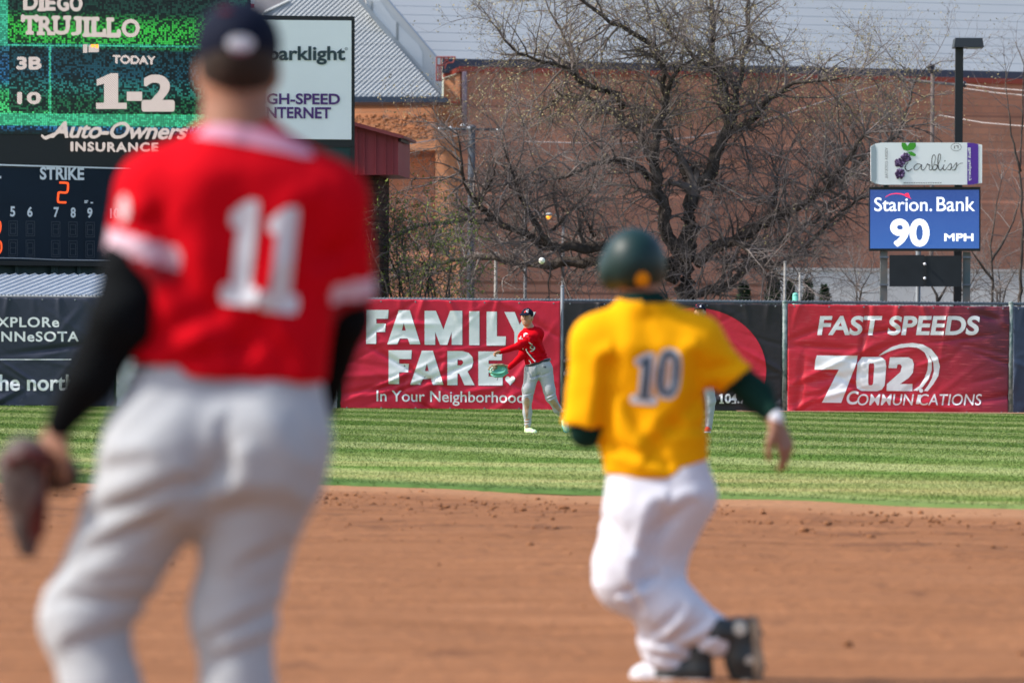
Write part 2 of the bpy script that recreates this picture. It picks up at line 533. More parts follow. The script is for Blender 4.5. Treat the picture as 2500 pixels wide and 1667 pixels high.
# ================================================================ GROUND
def ground_mats():
    # infield dirt
    m = bpy.data.materials.new('infield_dirt'); m.use_nodes = True
    nt = m.node_tree; b = nt.nodes['Principled BSDF']; b.inputs['Roughness'].default_value = 0.95; b.inputs['Specular IOR Level'].default_value = 0.1
    tc = nd(nt, 'ShaderNodeTexCoord'); ob = tc.outputs['Object']
    n1 = nd(nt, 'ShaderNodeTexNoise', i2=0.9, i3=6.0); nt.links.new(ob, n1.inputs[0])
    n2 = nd(nt, 'ShaderNodeTexNoise', i2=9.0, i3=6.0); nt.links.new(ob, n2.inputs[0])
    mp = nd(nt, 'ShaderNodeMapping'); mp.inputs['Scale'].default_value = (0.5, 2.2, 1); mp.inputs['Rotation'].default_value = (0, 0, 0.25); nt.links.new(ob, mp.inputs[0])
    n3 = nd(nt, 'ShaderNodeTexNoise', i2=1.3, i3=5.0); nt.links.new(mp.outputs[0], n3.inputs[0])
    c1 = ramp(nt, n3.outputs['Fac'], [(0.3, (0.210, 0.088, 0.037, 1)), (0.5, (0.248, 0.106, 0.046, 1)), (0.7, (0.290, 0.130, 0.060, 1))])
    c2 = mixc(nt, math_(nt, 'MULTIPLY', ramp(nt, n2.outputs['Fac'], [(0.56, (0, 0, 0, 1)), (0.68, (1, 1, 1, 1))]), 0.45), c1, (0.19, 0.082, 0.042, 1))
    # darker damp clods in a belt near the grass
    sp = nd(nt, 'ShaderNodeSeparateXYZ'); nt.links.new(ob, sp.inputs[0])
    yy = math_(nt, 'ADD', sp.outputs[1], math_(nt, 'MULTIPLY', math_(nt, 'POWER', math_(nt, 'MAXIMUM', math_(nt, 'ADD', sp.outputs[0], 2.2), 0.0), 1.0), 1.35))
    belt = math_(nt, 'MULTIPLY', ramp(nt, math_(nt, 'MULTIPLY', yy, 0.02), [(0.73, (0, 0, 0, 1)), (0.80, (1, 1, 1, 1)), (0.93, (1, 1, 1, 1)), (0.97, (0, 0, 0, 1))]), ramp(nt, n1.outputs['Fac'], [(0.35, (0.25, 0.25, 0.25, 1)), (0.6, (1, 1, 1, 1))]))
    n4 = nd(nt, 'ShaderNodeTexNoise', i2=1.6, i3=7.0); nt.links.new(ob, n4.inputs[0])
    clod = math_(nt, 'MULTIPLY', belt, ramp(nt, n4.outputs['Fac'], [(0.5, (0.1, 0.1, 0.1, 1)), (0.62, (1, 1, 1, 1))]))
    c3 = mixc(nt, math_(nt, 'MULTIPLY', clod, 0.6), c2, (0.13, 0.055, 0.028, 1))
    mp5 = nd(nt, 'ShaderNodeMapping'); mp5.inputs['Scale'].default_value = (1.1, .55, 1); nt.links.new(ob, mp5.inputs[0])
    n8 = nd(nt, 'ShaderNodeTexNoise', i2=2.6, i3=4.0); nt.links.new(mp5.outputs[0], n8.inputs[0])
    marks = math_(nt, 'MULTIPLY', ramp(nt, n8.outputs['Fac'], [(0.62, (0, 0, 0, 1)), (0.70, (1, 1, 1, 1))]), 0.6)
    c3 = mixc(nt, marks, c3, (0.13, 0.055, 0.028, 1))
    pale = ramp(nt, math_(nt, 'MULTIPLY', yy, 0.02), [(0.955, (0, 0, 0, 1)), (0.985, (1, 1, 1, 1))])
    c3 = mixc(nt, math_(nt, 'MULTIPLY', pale, .55), c3, (0.40, 0.215, 0.115, 1))
    nt.links.new(c3, b.inputs['Base Color'])
    bp = nd(nt, 'ShaderNodeBump'); bp.inputs['Strength'].default_value = 1.0; bp.inputs['Distance'].default_value = 0.035
    hsum = math_(nt, 'ADD', n2.outputs['Fac'], math_(nt, 'MULTIPLY', clod, 1.2))
    nt.links.new(hsum, bp.inputs['Height']); nt.links.new(bp.outputs[0], b.inputs['Normal'])
    # turf, shared by the soil sheet and the blades
    def turf(name, blades):
        g = bpy.data.materials.new(name); g.use_nodes = True
        t = g.node_tree; p = t.nodes['Principled BSDF']; p.inputs['Roughness'].default_value = 0.8; p.inputs['Specular IOR Level'].default_value = 0.08
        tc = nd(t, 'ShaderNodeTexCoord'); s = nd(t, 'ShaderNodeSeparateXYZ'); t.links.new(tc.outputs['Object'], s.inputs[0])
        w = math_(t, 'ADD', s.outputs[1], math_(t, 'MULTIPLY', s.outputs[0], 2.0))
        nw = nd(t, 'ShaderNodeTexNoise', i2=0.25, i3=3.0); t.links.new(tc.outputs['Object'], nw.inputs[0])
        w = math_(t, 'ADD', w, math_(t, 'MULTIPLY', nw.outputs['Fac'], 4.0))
        st = math_(t, 'SINE', math_(t, 'MULTIPLY', w, 2 * math.pi / 8.3))  # mowing stripes: light and dark reflection of the blades put into the colour
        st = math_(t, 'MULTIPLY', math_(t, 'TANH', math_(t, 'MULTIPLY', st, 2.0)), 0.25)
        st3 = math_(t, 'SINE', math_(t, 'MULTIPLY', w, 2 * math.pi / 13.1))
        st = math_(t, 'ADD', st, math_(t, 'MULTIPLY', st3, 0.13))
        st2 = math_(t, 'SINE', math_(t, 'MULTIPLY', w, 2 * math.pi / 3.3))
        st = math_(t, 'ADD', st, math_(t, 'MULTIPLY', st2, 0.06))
        yn = math_(t, 'ADD', s.outputs[1], math_(t, 'MULTIPLY', math_(t, 'MAXIMUM', math_(t, 'ADD', s.outputs[0], 2.0), 0.0), 1.42))
        mp2 = nd(t, 'ShaderNodeMapping'); mp2.inputs['Scale'].default_value = (0.35, 1.0, 1.0); t.links.new(tc.outputs['Object'], mp2.inputs[0])
        n5 = nd(t, 'ShaderNodeTexNoise', i2=1.1, i3=6.0); t.links.new(mp2.outputs[0], n5.inputs[0])
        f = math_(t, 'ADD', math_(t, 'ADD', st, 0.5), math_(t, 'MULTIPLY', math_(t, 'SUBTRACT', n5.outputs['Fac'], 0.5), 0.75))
        if blades:
            at = nd(t, 'ShaderNodeAttribute'); at.attribute_name = 'rnd'
            f = math_(t, 'ADD', f, math_(t, 'MULTIPLY', math_(t, 'SUBTRACT', at.outputs['Fac'], 0.5), 0.30))
        f = math_(t, 'SUBTRACT', f, ramp(t, math_(t, 'MULTIPLY', yn, 0.01), [(0.510, (0.2, 0.2, 0.2, 1)), (0.525, (0, 0, 0, 1))]))
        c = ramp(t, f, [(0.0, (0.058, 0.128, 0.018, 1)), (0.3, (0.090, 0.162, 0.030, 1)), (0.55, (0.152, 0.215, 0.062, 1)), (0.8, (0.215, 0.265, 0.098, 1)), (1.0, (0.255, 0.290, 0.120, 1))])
        # straw-coloured worn patches, most of them near the infield
        n6 = nd(t, 'ShaderNodeTexNoise', i2=0.42, i3=7.0); t.links.new(mp2.outputs[0], n6.inputs[0])
        near = ramp(t, math_(t, 'MULTIPLY', yn, 0.01), [(0.515, (0, 0, 0, 1)), (0.53, (1, 1, 1, 1)), (0.57, (0.9, 0.9, 0.9, 1)), (0.64, (0.25, 0.25, 0.25, 1)), (0.9, (0.14, 0.14, 0.14, 1))])
        f = f
        worn = math_(t, 'MULTIPLY', ramp(t, n6.outputs['Fac'], [(0.42, (0, 0, 0, 1)), (0.62, (1, 1, 1, 1))]), near)
        c = mixc(t, math_(t, 'MULTIPLY', worn, 0.8), c, (0.36, 0.325, 0.145, 1))
        c = mixc(t, ramp(t, math_(t, 'MULTIPLY', yn, 0.01), [(0.513, (.7, .7, .7, 1)), (0.523, (0, 0, 0, 1))]), c, (0.060, 0.112, 0.036, 1))
        t.links.new(c, p.inputs['Base Color'])
        if blades:
            p.inputs['Subsurface Weight'].default_value = 0.0
        return g
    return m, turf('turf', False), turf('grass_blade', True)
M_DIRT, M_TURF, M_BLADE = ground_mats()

# far ground beyond the ball park: a single sheet to the horizon
mb = MB(); mb.add([(-900, -60, -0.03), (900, -60, -0.03), (900, 1500, -0.03), (-900, 1500, -0.03)], [(0, 1, 2, 3)])
g = mb.build('ground', mat('lot_ground', (0.13, 0.12, 0.10, 1), 0.9, 0.1, var=0.25, vscale=0.2, bump=0.02, bscale=6)); tag(g, None, None, kind='structure')

EDGE = [(-600, 1178), (0, 1180), (740, 1181), (1350, 1205), (1740, 1217), (2500, 1246), (3100, 1272)]
def gxy(px, py):
    d = ray(px, py); t = -CAM_H / d.z
    return d.x * t, t
edge_xy = [gxy(*e) for e in EDGE]
ex = np.array([e[0] for e in edge_xy]); ey = np.array([e[1] for e in edge_xy])
rng = np.random.RandomState(7)
exs = np.arange(-12, 12, 0.06)
eys = np.interp(exs, ex, ey)
k = np.ones(25) / 25; eys = np.convolve(np.pad(eys, 12, mode='edge'), k, mode='valid')
jit = np.convolve(rng.normal(size=len(exs) + 8), np.ones(9) / 9, mode='valid')[:len(exs)]
eyj = eys + jit * 0.22
def edge_y(x): return np.interp(x, exs, eyj)
# infield dirt sheet with a gently uneven surface
nx, ny = 160, 260
gx = np.linspace(-14, 14, nx); gy = np.linspace(3, 56, ny)
XX, YY = np.meshgrid(gx, gy, indexing='ij')
rs = np.random.RandomState(3)
ZZ = np.zeros_like(XX)
for _ in range(14):
    a = rs.uniform(0, 6.28); fq = rs.uniform(1.2, 5.0)
    ZZ += np.sin((XX*math.cos(a) + YY*math.sin(a)) * fq + rs.uniform(0, 6.28)) * 0.0035
V = np.stack([XX, YY, ZZ * 0.8], -1).reshape(-1, 3)
idx = np.arange(nx*ny).reshape(nx, ny)
Q = np.stack([idx[:-1, :-1], idx[1:, :-1], idx[1:, 1:], idx[:-1, 1:]], -1).reshape(-1, 4)
o = link('infield_dirt', mesh_np('infield_dirt', V, Q), M_DIRT, None, True); tag(o, None, None, kind='structure')
# loose clods kicked up over the dirt, thickest in a belt near the grass
def clods():
    rs = np.random.RandomState(19)
    t = (1 + 5**.5) / 2
    ico = np.array([(-1, t, 0), (1, t, 0), (-1, -t, 0), (1, -t, 0), (0, -1, t), (0, 1, t), (0, -1, -t), (0, 1, -t), (t, 0, -1), (t, 0, 1), (-t, 0, -1), (-t, 0, 1)]) / math.hypot(1, t)
    fc = np.array([(0,11,5),(0,5,1),(0,1,7),(0,7,10),(0,10,11),(1,5,9),(5,11,4),(11,10,2),(10,7,6),(7,1,8),(3,9,4),(3,4,2),(3,2,6),(3,6,8),(3,8,9),(4,9,5),(2,4,11),(6,2,10),(8,6,7),(9,8,1)])
    V = []; F = []
    N = 2500
    for i in range(N):
        if i < 1500:
            x = rs.uniform(-5.2, 5.2); y = edge_y(x) - 1.2 - rs.gamma(2.2, 1.5)
            if math.sin(x*1.9 + y*.8) + math.sin(x*.7 - y*1.3 + 1) < -.4 and rs.rand() < .8: continue
        else:
            y = 20 + 31*math.sqrt(rs.uniform()); x = rs.uniform(-.1, .1) * y
            if y > edge_y(x) - .5: continue
        s = (rs.gamma(2.2, .0042) + .004) * (.68 if i < 1500 else .38)
        if rs.rand() < .03: s *= 1.5
        v = ico * (1 + rs.normal(0, .22, (12, 1))) * s * np.array([rs.uniform(.9, 1.8), rs.uniform(.9, 1.5), rs.uniform(.55, .9)])
        F.append(fc + len(V)*12); V.append(v + np.array([x, y, s*.25]))
    o = link('dirt_clods', mesh_np('dirt_clods', np.vstack(V), np.vstack(F)), mat('clod_soil', (.18, .080, .040, 1), .95, .05, vscale=4, col2=(.30, .138, .066, 1)))
    tag(o, 'small loose clods of soil scattered over the brown infield', 'soil', kind='stuff')
clods()
# turf soil sheet with a lip above the dirt
n = len(exs)
V = np.vstack([np.stack([exs, eyj - 0.02, np.full(n, -0.005)], 1), np.stack([exs, eyj, np.full(n, 0.03)], 1),
               np.stack([exs * 3.2, np.full(n, 75.0), np.full(n, 0.012)], 1), np.stack([exs * 3.2, np.full(n, 117.2), np.full(n, 0.004)], 1)])
Q = [(r*n + i, r*n + i + 1, (r+1)*n + i + 1, (r+1)*n + i) for r in range(3) for i in range(n - 1)]
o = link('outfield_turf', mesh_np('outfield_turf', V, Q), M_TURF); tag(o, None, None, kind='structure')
# standing grass blades over the part of the outfield in view
def grass():
    rs = np.random.RandomState(11)
    N = 720000
    y = np.sqrt(rs.uniform(41.0**2, 116.9**2, N)) * 1.0
    extra = rs.uniform(38.0, 54.0, 130000)
    y = np.concatenate([y, extra]); N = len(y)
    x = rs.uniform(-0.097, 0.15, N) * y
    keep = y > edge_y(x) - 0.01
    x, y = x[keep], y[keep]; N = len(x)
    h = rs.uniform(0.009, 0.024, N); w = rs.uniform(0.004, 0.0085, N) * (0.6 + y / 110)
    a = rs.uniform(0, math.pi, N); lx = rs.normal(0, 0.014, N); ly = rs.normal(0, 0.014, N)
    z0 = np.interp(y, [45, 75, 117], [0.026, 0.012, 0.004]) - 0.004
    V = np.empty((N, 3, 3), dtype=np.float32)
    V[:, 0] = np.stack([x - w*np.cos(a), y - w*np.sin(a), z0], 1)
    V[:, 1] = np.stack([x + w*np.cos(a), y + w*np.sin(a), z0], 1)
    V[:, 2] = np.stack([x + lx, y + ly, z0 + h], 1)
    me = mesh_np('grass', V.reshape(-1, 3), np.arange(N*3).reshape(-1, 3))
    at = me.attributes.new('rnd', 'FLOAT', 'POINT')
    at.data.foreach_set('value', np.repeat(rs.uniform(0, 1, N), 3).astype(np.float32))
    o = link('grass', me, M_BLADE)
    tag(o, 'short mown grass of the outfield in light and dark stripes', 'grass', kind='stuff')
grass()
# sliver of the warning track in front of the fence on the right
mb = MB(); mb.add([(4.6, 115.6, 0.02), (40, 111.0, 0.02), (40, 117.2, 0.02), (4.6, 117.2, 0.02)], [(0, 1, 2, 3)])
o = mb.build('warning_track', mat('track_dirt', (0.33, 0.2, 0.13, 1), 0.95, 0.1, var=0.15, vscale=3)); tag(o, None, None, kind='structure')

# ================================================================ OUTFIELD FENCE AND BANNERS
YF = 117.0
FP = Plane(1250, 861, YF)
M_GALV = mat('galvanised', (0.18, 0.20, 0.225, 1), 0.6, 0.3, var=0.15, vscale=4, metal=0.3)
M_GREENPOST = mat('green_post', (0.025, 0.07, 0.065, 1), 0.5, 0.4, var=0.25, vscale=6)
M_GREENWORN = mat('green_post_worn', (0.05, 0.11, 0.10, 1), 0.5, 0.4, var=0.5, vscale=9, col2=(0.30, 0.33, 0.32, 1))
fence = thing('chain_link_fence', 'long grey chain-link outfield fence with round posts behind the vinyl banners', 'fence', (0, YF + 0.1, 0))
mb = MB(); mb.tube([P(-300, 721, YF + .1), P(2900, 745, YF + .1)], 0.03, 8); mb.build('top_rail', M_GALV, fence, True)
mb = MB()
a, b = P(-300, 722, YF + .08), P(2900, 746, YF + .08)
L = int((b.x - a.x) / 0.075)
for i in range(L):
    t = i / L; p = a.lerp(b, t)
    mb.tube([(p.x - .028, p.y, p.z - .04), (p.x, p.y, p.z + .055)], 0.006, 4, cap=False)
    mb.tube([(p.x + .028, p.y, p.z - .04), (p.x, p.y, p.z + .055)], 0.006, 4, cap=False)
    if i % 2 == 0:
        mb.tube([(p.x, p.y, p.z), (p.x + 2.2, p.y, p.z - 2.28)], 0.0025, 3, cap=False)
        mb.tube([(p.x, p.y, p.z), (p.x - 2.2, p.y, p.z - 2.28)], 0.0025, 3, cap=False)
mb.build('chain_link', M_GALV, fence)
for px, top, m, r in ((1372, 700, M_GALV, .04), (1915, 738, M_GREENWORN, .055), (2467, 740, M_GREENWORN, .05), (829, 722, M_GREENPOST, .045), (282, 722, M_GREENPOST, .045)):
    p = FP(px, 861); q = FP(px, top)
    mb = MB(); mb.tube([(p.x, YF - .05, -.05), (p.x, YF - .05, q.z)], r, 10)
    mb.ball((p.x, YF - .05, q.z), (r * 1.1, r * 1.1, r * .8))
    mb.build('post', m, fence, True)

def crease_fn(seed, x0, x1, n=46, amp=0.02, lowbias=True):
    rs = np.random.RandomState(seed)
    z0, z1 = 0.0, 2.3
    cr = []
    for _ in range(n):
        cx = rs.uniform(x0, x1); cz = z0 + (z1 - z0) * (rs.beta(1.0, 1.6) if lowbias else rs.uniform())
        ang = rs.choice([rs.normal(0.5, .3), rs.normal(-0.35, .3), rs.normal(0.1, .2), rs.normal(1.45, .12)], p=[.35, .3, .2, .15])
        cr.append((cx, cz, math.cos(ang), math.sin(ang), rs.uniform(.25, .95), rs.uniform(.03, .07), rs.normal() * amp * 1.25))
    cr = np.array(cr)
    for t in np.linspace(0.06, 0.94, 9):   # pull folds hanging from the grommets
        cr = np.vstack([cr, [x0 + (x1-x0)*t + rs.normal()*.05, 2.2, rs.normal()*.25, 1, .35, .05, abs(rs.normal())*amp*.8]])
    ph = rs.uniform(0, 6.28, 4)
    def fn(x, z):
        dx = x - cr[:, 0]; dz = z - cr[:, 1]
        nrm = np.hypot(cr[:, 2], cr[:, 3])
        al = (dx*cr[:, 2] + dz*cr[:, 3]) / nrm; ac = (-dx*cr[:, 3] + dz*cr[:, 2]) / nrm
        d = float((cr[:, 6] * np.exp(-(al/cr[:, 4])**2 - (ac/cr[:, 5])**2)).sum())
        return d + 0.012*math.sin(x*1.7 + ph[0] + z) + 0.008*math.sin(z*3 + ph[1] + x*.8) + 0.03
    return fn
def vinyl(name, col, col2=None, rough=0.42, vscale=1.0):
    return mat(name, col, rough, 0.35, var=0.05 if not col2 else 0, vscale=vscale, col2=col2, bump=0.006, bscale=7)
M_LET = vinyl('white_print', (0.80, 0.81, 0.84, 1))
def banner(name, label, x0, y0, x1, y0r, x0b, x1b, y1, y1r, m, seed, amp=0.02):
    """corners in the picture: top left (x0,y0), top right (x1,y0r), bottom left (x0b,y1), bottom right (x1b,y1r)"""
    A, B, C_, D = FP(x0, y0), FP(x1, y0r), FP(x0b, y1), FP(x1b, y1r)
    fn = crease_fn(seed, A.x, B.x, amp=amp)
    nu, nv = max(12, int((B.x - A.x) / 0.035)), 66
    v = []
    for i in range(nu + 1):
        for j in range(nv + 1):
            u, w = i / nu, j / nv
            p = (A.lerp(B, u)).lerp(C_.lerp(D, u), w)
            sag = 0.012 * abs(math.sin(u * math.pi * 9)) * (1 - w) ** 6
            v.append((p.x, YF - .06 - fn(p.x, p.z), max(0.0, p.z - sag)))
    f = [(i*(nv+1)+j, (i+1)*(nv+1)+j, (i+1)*(nv+1)+j+1, i*(nv+1)+j+1) for i in range(nu) for j in range(nv)]
    me = mesh_np(name, v, f)
    o = link(name, me, m, None, True)
    md = o.modifiers.new('thickness', 'SOLIDIFY'); md.thickness = 0.003
    tag(o, label, 'banner', 'banners along the outfield fence')
    def mapper(px, py, off=0.014):
        p = FP(px, py)
        return Vector((p.x, YF - .06 - fn(p.x, p.z) - off, p.z))
    # eyelets along the edges
    mb = MB()
    for t in np.linspace(0.03, 0.97, max(3, int((B.x - A.x) / .6))):
        for E, G_, dz in ((A, B, -.05), (C_, D, .05)):
            p = E.lerp(G_, t); z = p.z + dz
            mb.ball((p.x, YF - .062 - fn(p.x, z) - .004, z), (.018, .006, .018), 0, 8, 5)
    mb.build('eyelet', M_GALV, o, True)
    return o, mapper
CUT = 4.5
# red banner with the family store lettering
def c5(x, y): return 850 + x / 3.92, 700 + y / 3.92
def g5(ch, x0, y0, x1, y1):
    a, b = c5(x0, y0); c, d = c5(x1, y1); return glyph(ch, a, b, c, d)
def t5(s, x0, y0, x1, y1, **kw):
    a, b = c5(x0, y0); c, d = c5(x1, y1)
    bold = kw.pop('bold', 0.0); sp = kw.pop('sp', 1.0)
    return fit(text2d(s, bold, sp), a, b, c, d, **kw)
o, mp_ = banner('vinyl_banner', 'red vinyl banner reading FAMILY FARE with a small heart', 830, 729, 1368, 735, 831, 1367, 1001, 1003, vinyl('red_vinyl', (0.60, 0.014, 0.045, 1)), 5, 0.023)
heart = [(0.5 + 0.5*math.sin(t)**3, 0.56 + (13*math.cos(t) - 5*math.cos(2*t) - 2*math.cos(3*t) - math.cos(4*t)) / 30) for t in np.linspace(0, 2*math.pi, 40)[:-1]]
hx0, hy0 = c5(1503, 852); hx1, hy1 = c5(1597, 945)
let = [g5('F', 172, 222, 388, 545), g5('A', 375, 225, 692, 550), g5('M', 732, 230, 1092, 555), g5('I', 1158, 235, 1256, 558), g5('L', 1325, 238, 1510, 562),
       g5('Y', 1495, 242, 1795, 566), g5('F', 388, 607, 610, 930), g5('A', 595, 611, 912, 936), g5('R', 950, 615, 1210, 940), g5('E', 1246, 618, 1478, 943),
       box2([heart], hx0, hy0, hx1, hy1)]
lay('lettering', let, mp_, M_LET, o, CUT, True)
sh = [(v + np.array([1.1, 1.3]), f) for v, f in let]
lay('letter_shadow', sh, lambda x, y: mp_(x, y, 0.009), vinyl('grey_print', (0.20, 0.06, 0.09, 1)), o, CUT, True)
lay('slogan', [t5('In Your Neighborhood', 272, 990, 1680, 1128, bold=0.006, slope=4)], mp_, M_LET, o, CUT, True)
# black banner with a red disc
def c6(x, y): return 1350 + x / 2.614, 520 + y / 2.614
o, mp_ = banner('vinyl_banner', 'black vinyl banner with a large red disc and the white number 104.7', 1376, 736, 1909, 742, 1375, 1908, 1004, 1010, vinyl('black_vinyl', (0.021, 0.018, 0.023, 1), rough=0.5), 9, 0.02)
disc = [p for p in ell(1697, 905, 173, 153, 64) if p[1] <= 944]
disc = [(1697 + 173*math.cos(t), 905 + 153*math.sin(t)) for t in np.linspace(R(165), R(375), 60)]
lay('disc', [pxp(disc)], mp_, vinyl('red_print', (0.60, 0.02, 0.045, 1)), o, CUT, True)
def serif_num():
    out = [fit(text2d('04.7', 0.028), 1769, 960, 1822, 984.5), pxp([(1755.5, 984.5), (1755.5, 982.6), (1758.6, 981.8), (1758.6, 965), (1755, 966.3), (1754.6, 964.7), (1761.5, 960), (1763.6, 960), (1763.6, 981.8), (1766.8, 982.6), (1766.8, 984.5)]),
           fit(text2d('&', 0.02), 1727, 961, 1746.5, 985), rect(1785.5, 982.8, 1796, 984.6)]
    return out
lay('lettering', serif_num(), mp_, M_LET, o, CUT, True)
# red banner of the internet company
def c7(x, y): return 1850 + x / 2.614, 680 + y / 2.614
def m702():
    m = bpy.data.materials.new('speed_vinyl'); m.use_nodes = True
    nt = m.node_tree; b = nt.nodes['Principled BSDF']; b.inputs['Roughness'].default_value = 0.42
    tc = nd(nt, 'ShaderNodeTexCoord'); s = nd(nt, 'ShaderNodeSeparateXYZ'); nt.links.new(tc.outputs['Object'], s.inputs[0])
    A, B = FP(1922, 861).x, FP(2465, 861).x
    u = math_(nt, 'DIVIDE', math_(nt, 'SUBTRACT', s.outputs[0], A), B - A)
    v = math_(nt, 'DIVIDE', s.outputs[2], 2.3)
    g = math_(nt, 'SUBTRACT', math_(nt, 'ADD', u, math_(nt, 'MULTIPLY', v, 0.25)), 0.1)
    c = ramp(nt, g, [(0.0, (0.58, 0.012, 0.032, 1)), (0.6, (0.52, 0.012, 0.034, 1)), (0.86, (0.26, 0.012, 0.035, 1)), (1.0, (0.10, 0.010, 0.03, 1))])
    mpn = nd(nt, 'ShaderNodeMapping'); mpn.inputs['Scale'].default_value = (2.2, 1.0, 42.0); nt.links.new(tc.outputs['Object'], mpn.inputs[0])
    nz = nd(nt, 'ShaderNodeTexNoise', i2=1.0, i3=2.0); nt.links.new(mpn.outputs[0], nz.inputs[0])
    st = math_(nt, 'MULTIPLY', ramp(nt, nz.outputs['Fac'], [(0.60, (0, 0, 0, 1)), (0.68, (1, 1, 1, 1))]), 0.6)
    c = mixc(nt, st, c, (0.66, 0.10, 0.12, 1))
    nt.links.new(c, b.inputs['Base Color'])
    nb = nd(nt, 'ShaderNodeTexNoise', i2=7.0, i3=5.0); nt.links.new(tc.outputs['Object'], nb.inputs[0])
    bp = nd(nt, 'ShaderNodeBump'); bp.inputs['Distance'].default_value = 0.006; nt.links.new(nb.outputs['Fac'], bp.inputs['Height']); nt.links.new(bp.outputs[0], b.inputs['Normal'])
    return m
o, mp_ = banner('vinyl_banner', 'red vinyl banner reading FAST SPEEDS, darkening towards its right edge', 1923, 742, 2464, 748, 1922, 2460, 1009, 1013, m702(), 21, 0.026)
def t7(s, x0, y0, x1, y1, **kw):
    a, b = c7(x0, y0); c, d = c7(x1, y1)
    bold = kw.pop('bold', 0.0); sp = kw.pop('sp', 1.0)
    return fit(text2d(s, bold, sp), a, b, c, d, **kw)
def l7(pts): return [c7(*p) for p in pts]
parts = [t7('FAST SPEEDS', 378, 238, 1415, 362, bold=0.030, shear=0.14),
         pxp(l7([(375, 490), (636, 492), (632, 530), (530, 792), (408, 790), (515, 580), (360, 580), (366, 520)])),
         pxp(l7([(665, 500), (785, 500), (812, 520), (818, 560), (808, 680), (790, 708), (760, 718), (660, 716), (632, 700), (626, 660), (634, 540)]),
             l7([(712, 540), (738, 540), (742, 560), (734, 670), (726, 680), (706, 680), (702, 662), (706, 552)])),
         pxp(l7([(842, 502), (960, 502), (985, 516), (994, 545), (988, 600), (960, 635), (905, 672), (986, 672), (984, 718), (820, 716), (822, 672), (870, 630), (908, 596), (918, 560), (908, 546), (890, 548), (885, 572), (832, 570)])),
         t7('OMMUN CATIONS', 634, 736, 1427, 808, bold=0.004, shear=0.16), t7('C', 565, 716, 642, 803, bold=0.022, shear=0.16),
         pxp(l7([(1020, 740), (1042, 740), (1028, 800), (1006, 800)])), pxp(l7(ell(1040, 714, 13, 13, 14)))]
parts.append(pxp(l7([(768, 495), (800, 468), (850, 438), (910, 418), (985, 410), (1050, 420), (1105, 450), (1145, 500), (1160, 560), (1150, 620), (1120, 670), (1082, 718), (1058, 716), (1085, 680), (1110, 635), (1122, 590), (1118, 540), (1098, 495), (1060, 460), (1010, 440), (960, 436), (900, 444), (850, 460), (800, 482)])))
parts.append(pxp(l7([(1015, 440), (1062, 470), (1085, 520), (1082, 580), (1062, 635), (1030, 685), (990, 712), (1016, 716), (1052, 690), (1088, 640), (1108, 585), (1108, 530), (1088, 482), (1050, 448)])))
lay('lettering', parts, mp_, M_LET, o, CUT, True)
# navy banner of the tourist board
def c8(x, y): return x / 2.24, 600 + y / 2.24
o, mp_ = banner('vinyl_banner', 'navy vinyl banner reading EXPLORE MINNESOTA under the corrugated shed roof', -230, 724, 280, 727, -230, 279, 994, 997, vinyl('navy_vinyl', (0.028, 0.034, 0.060, 1), rough=0.5), 31, 0.022)
lay('lettering', [fit(text2d('E XPLORe', 0.022, 1.12), -38, 774, 145.5, 799), fit(text2d('MINNeSOTA', 0.022, 1.12), -40, 809, 194, 834),
                  fit(text2d('the north', 0.022), -22, 914, 185, 954), rect(-100, 876.5, 176, 878.5)], mp_, M_LET, o, CUT, True)
o, mp_ = banner('vinyl_banner', 'plain white vinyl banner mostly hidden behind the player numbered 11', 285, 727, 824, 729, 284, 823, 997, 1000, vinyl('white_vinyl', (0.62, 0.66, 0.72, 1)), 41, 0.015)
lay('printed_line', [rect(320, 932, 480, 933.6)], mp_, vinyl('dark_print', (0.05, 0.05, 0.08, 1)), o, CUT)
o, mp_ = banner('vinyl_banner', 'dark navy vinyl banner at the right end, beyond the FAST SPEEDS one', 2473, 748, 2900, 750, 2472, 2900, 1013, 1015, vinyl('blue_vinyl', (0.030, 0.045, 0.085, 1), rough=0.5), 51, 0.02)

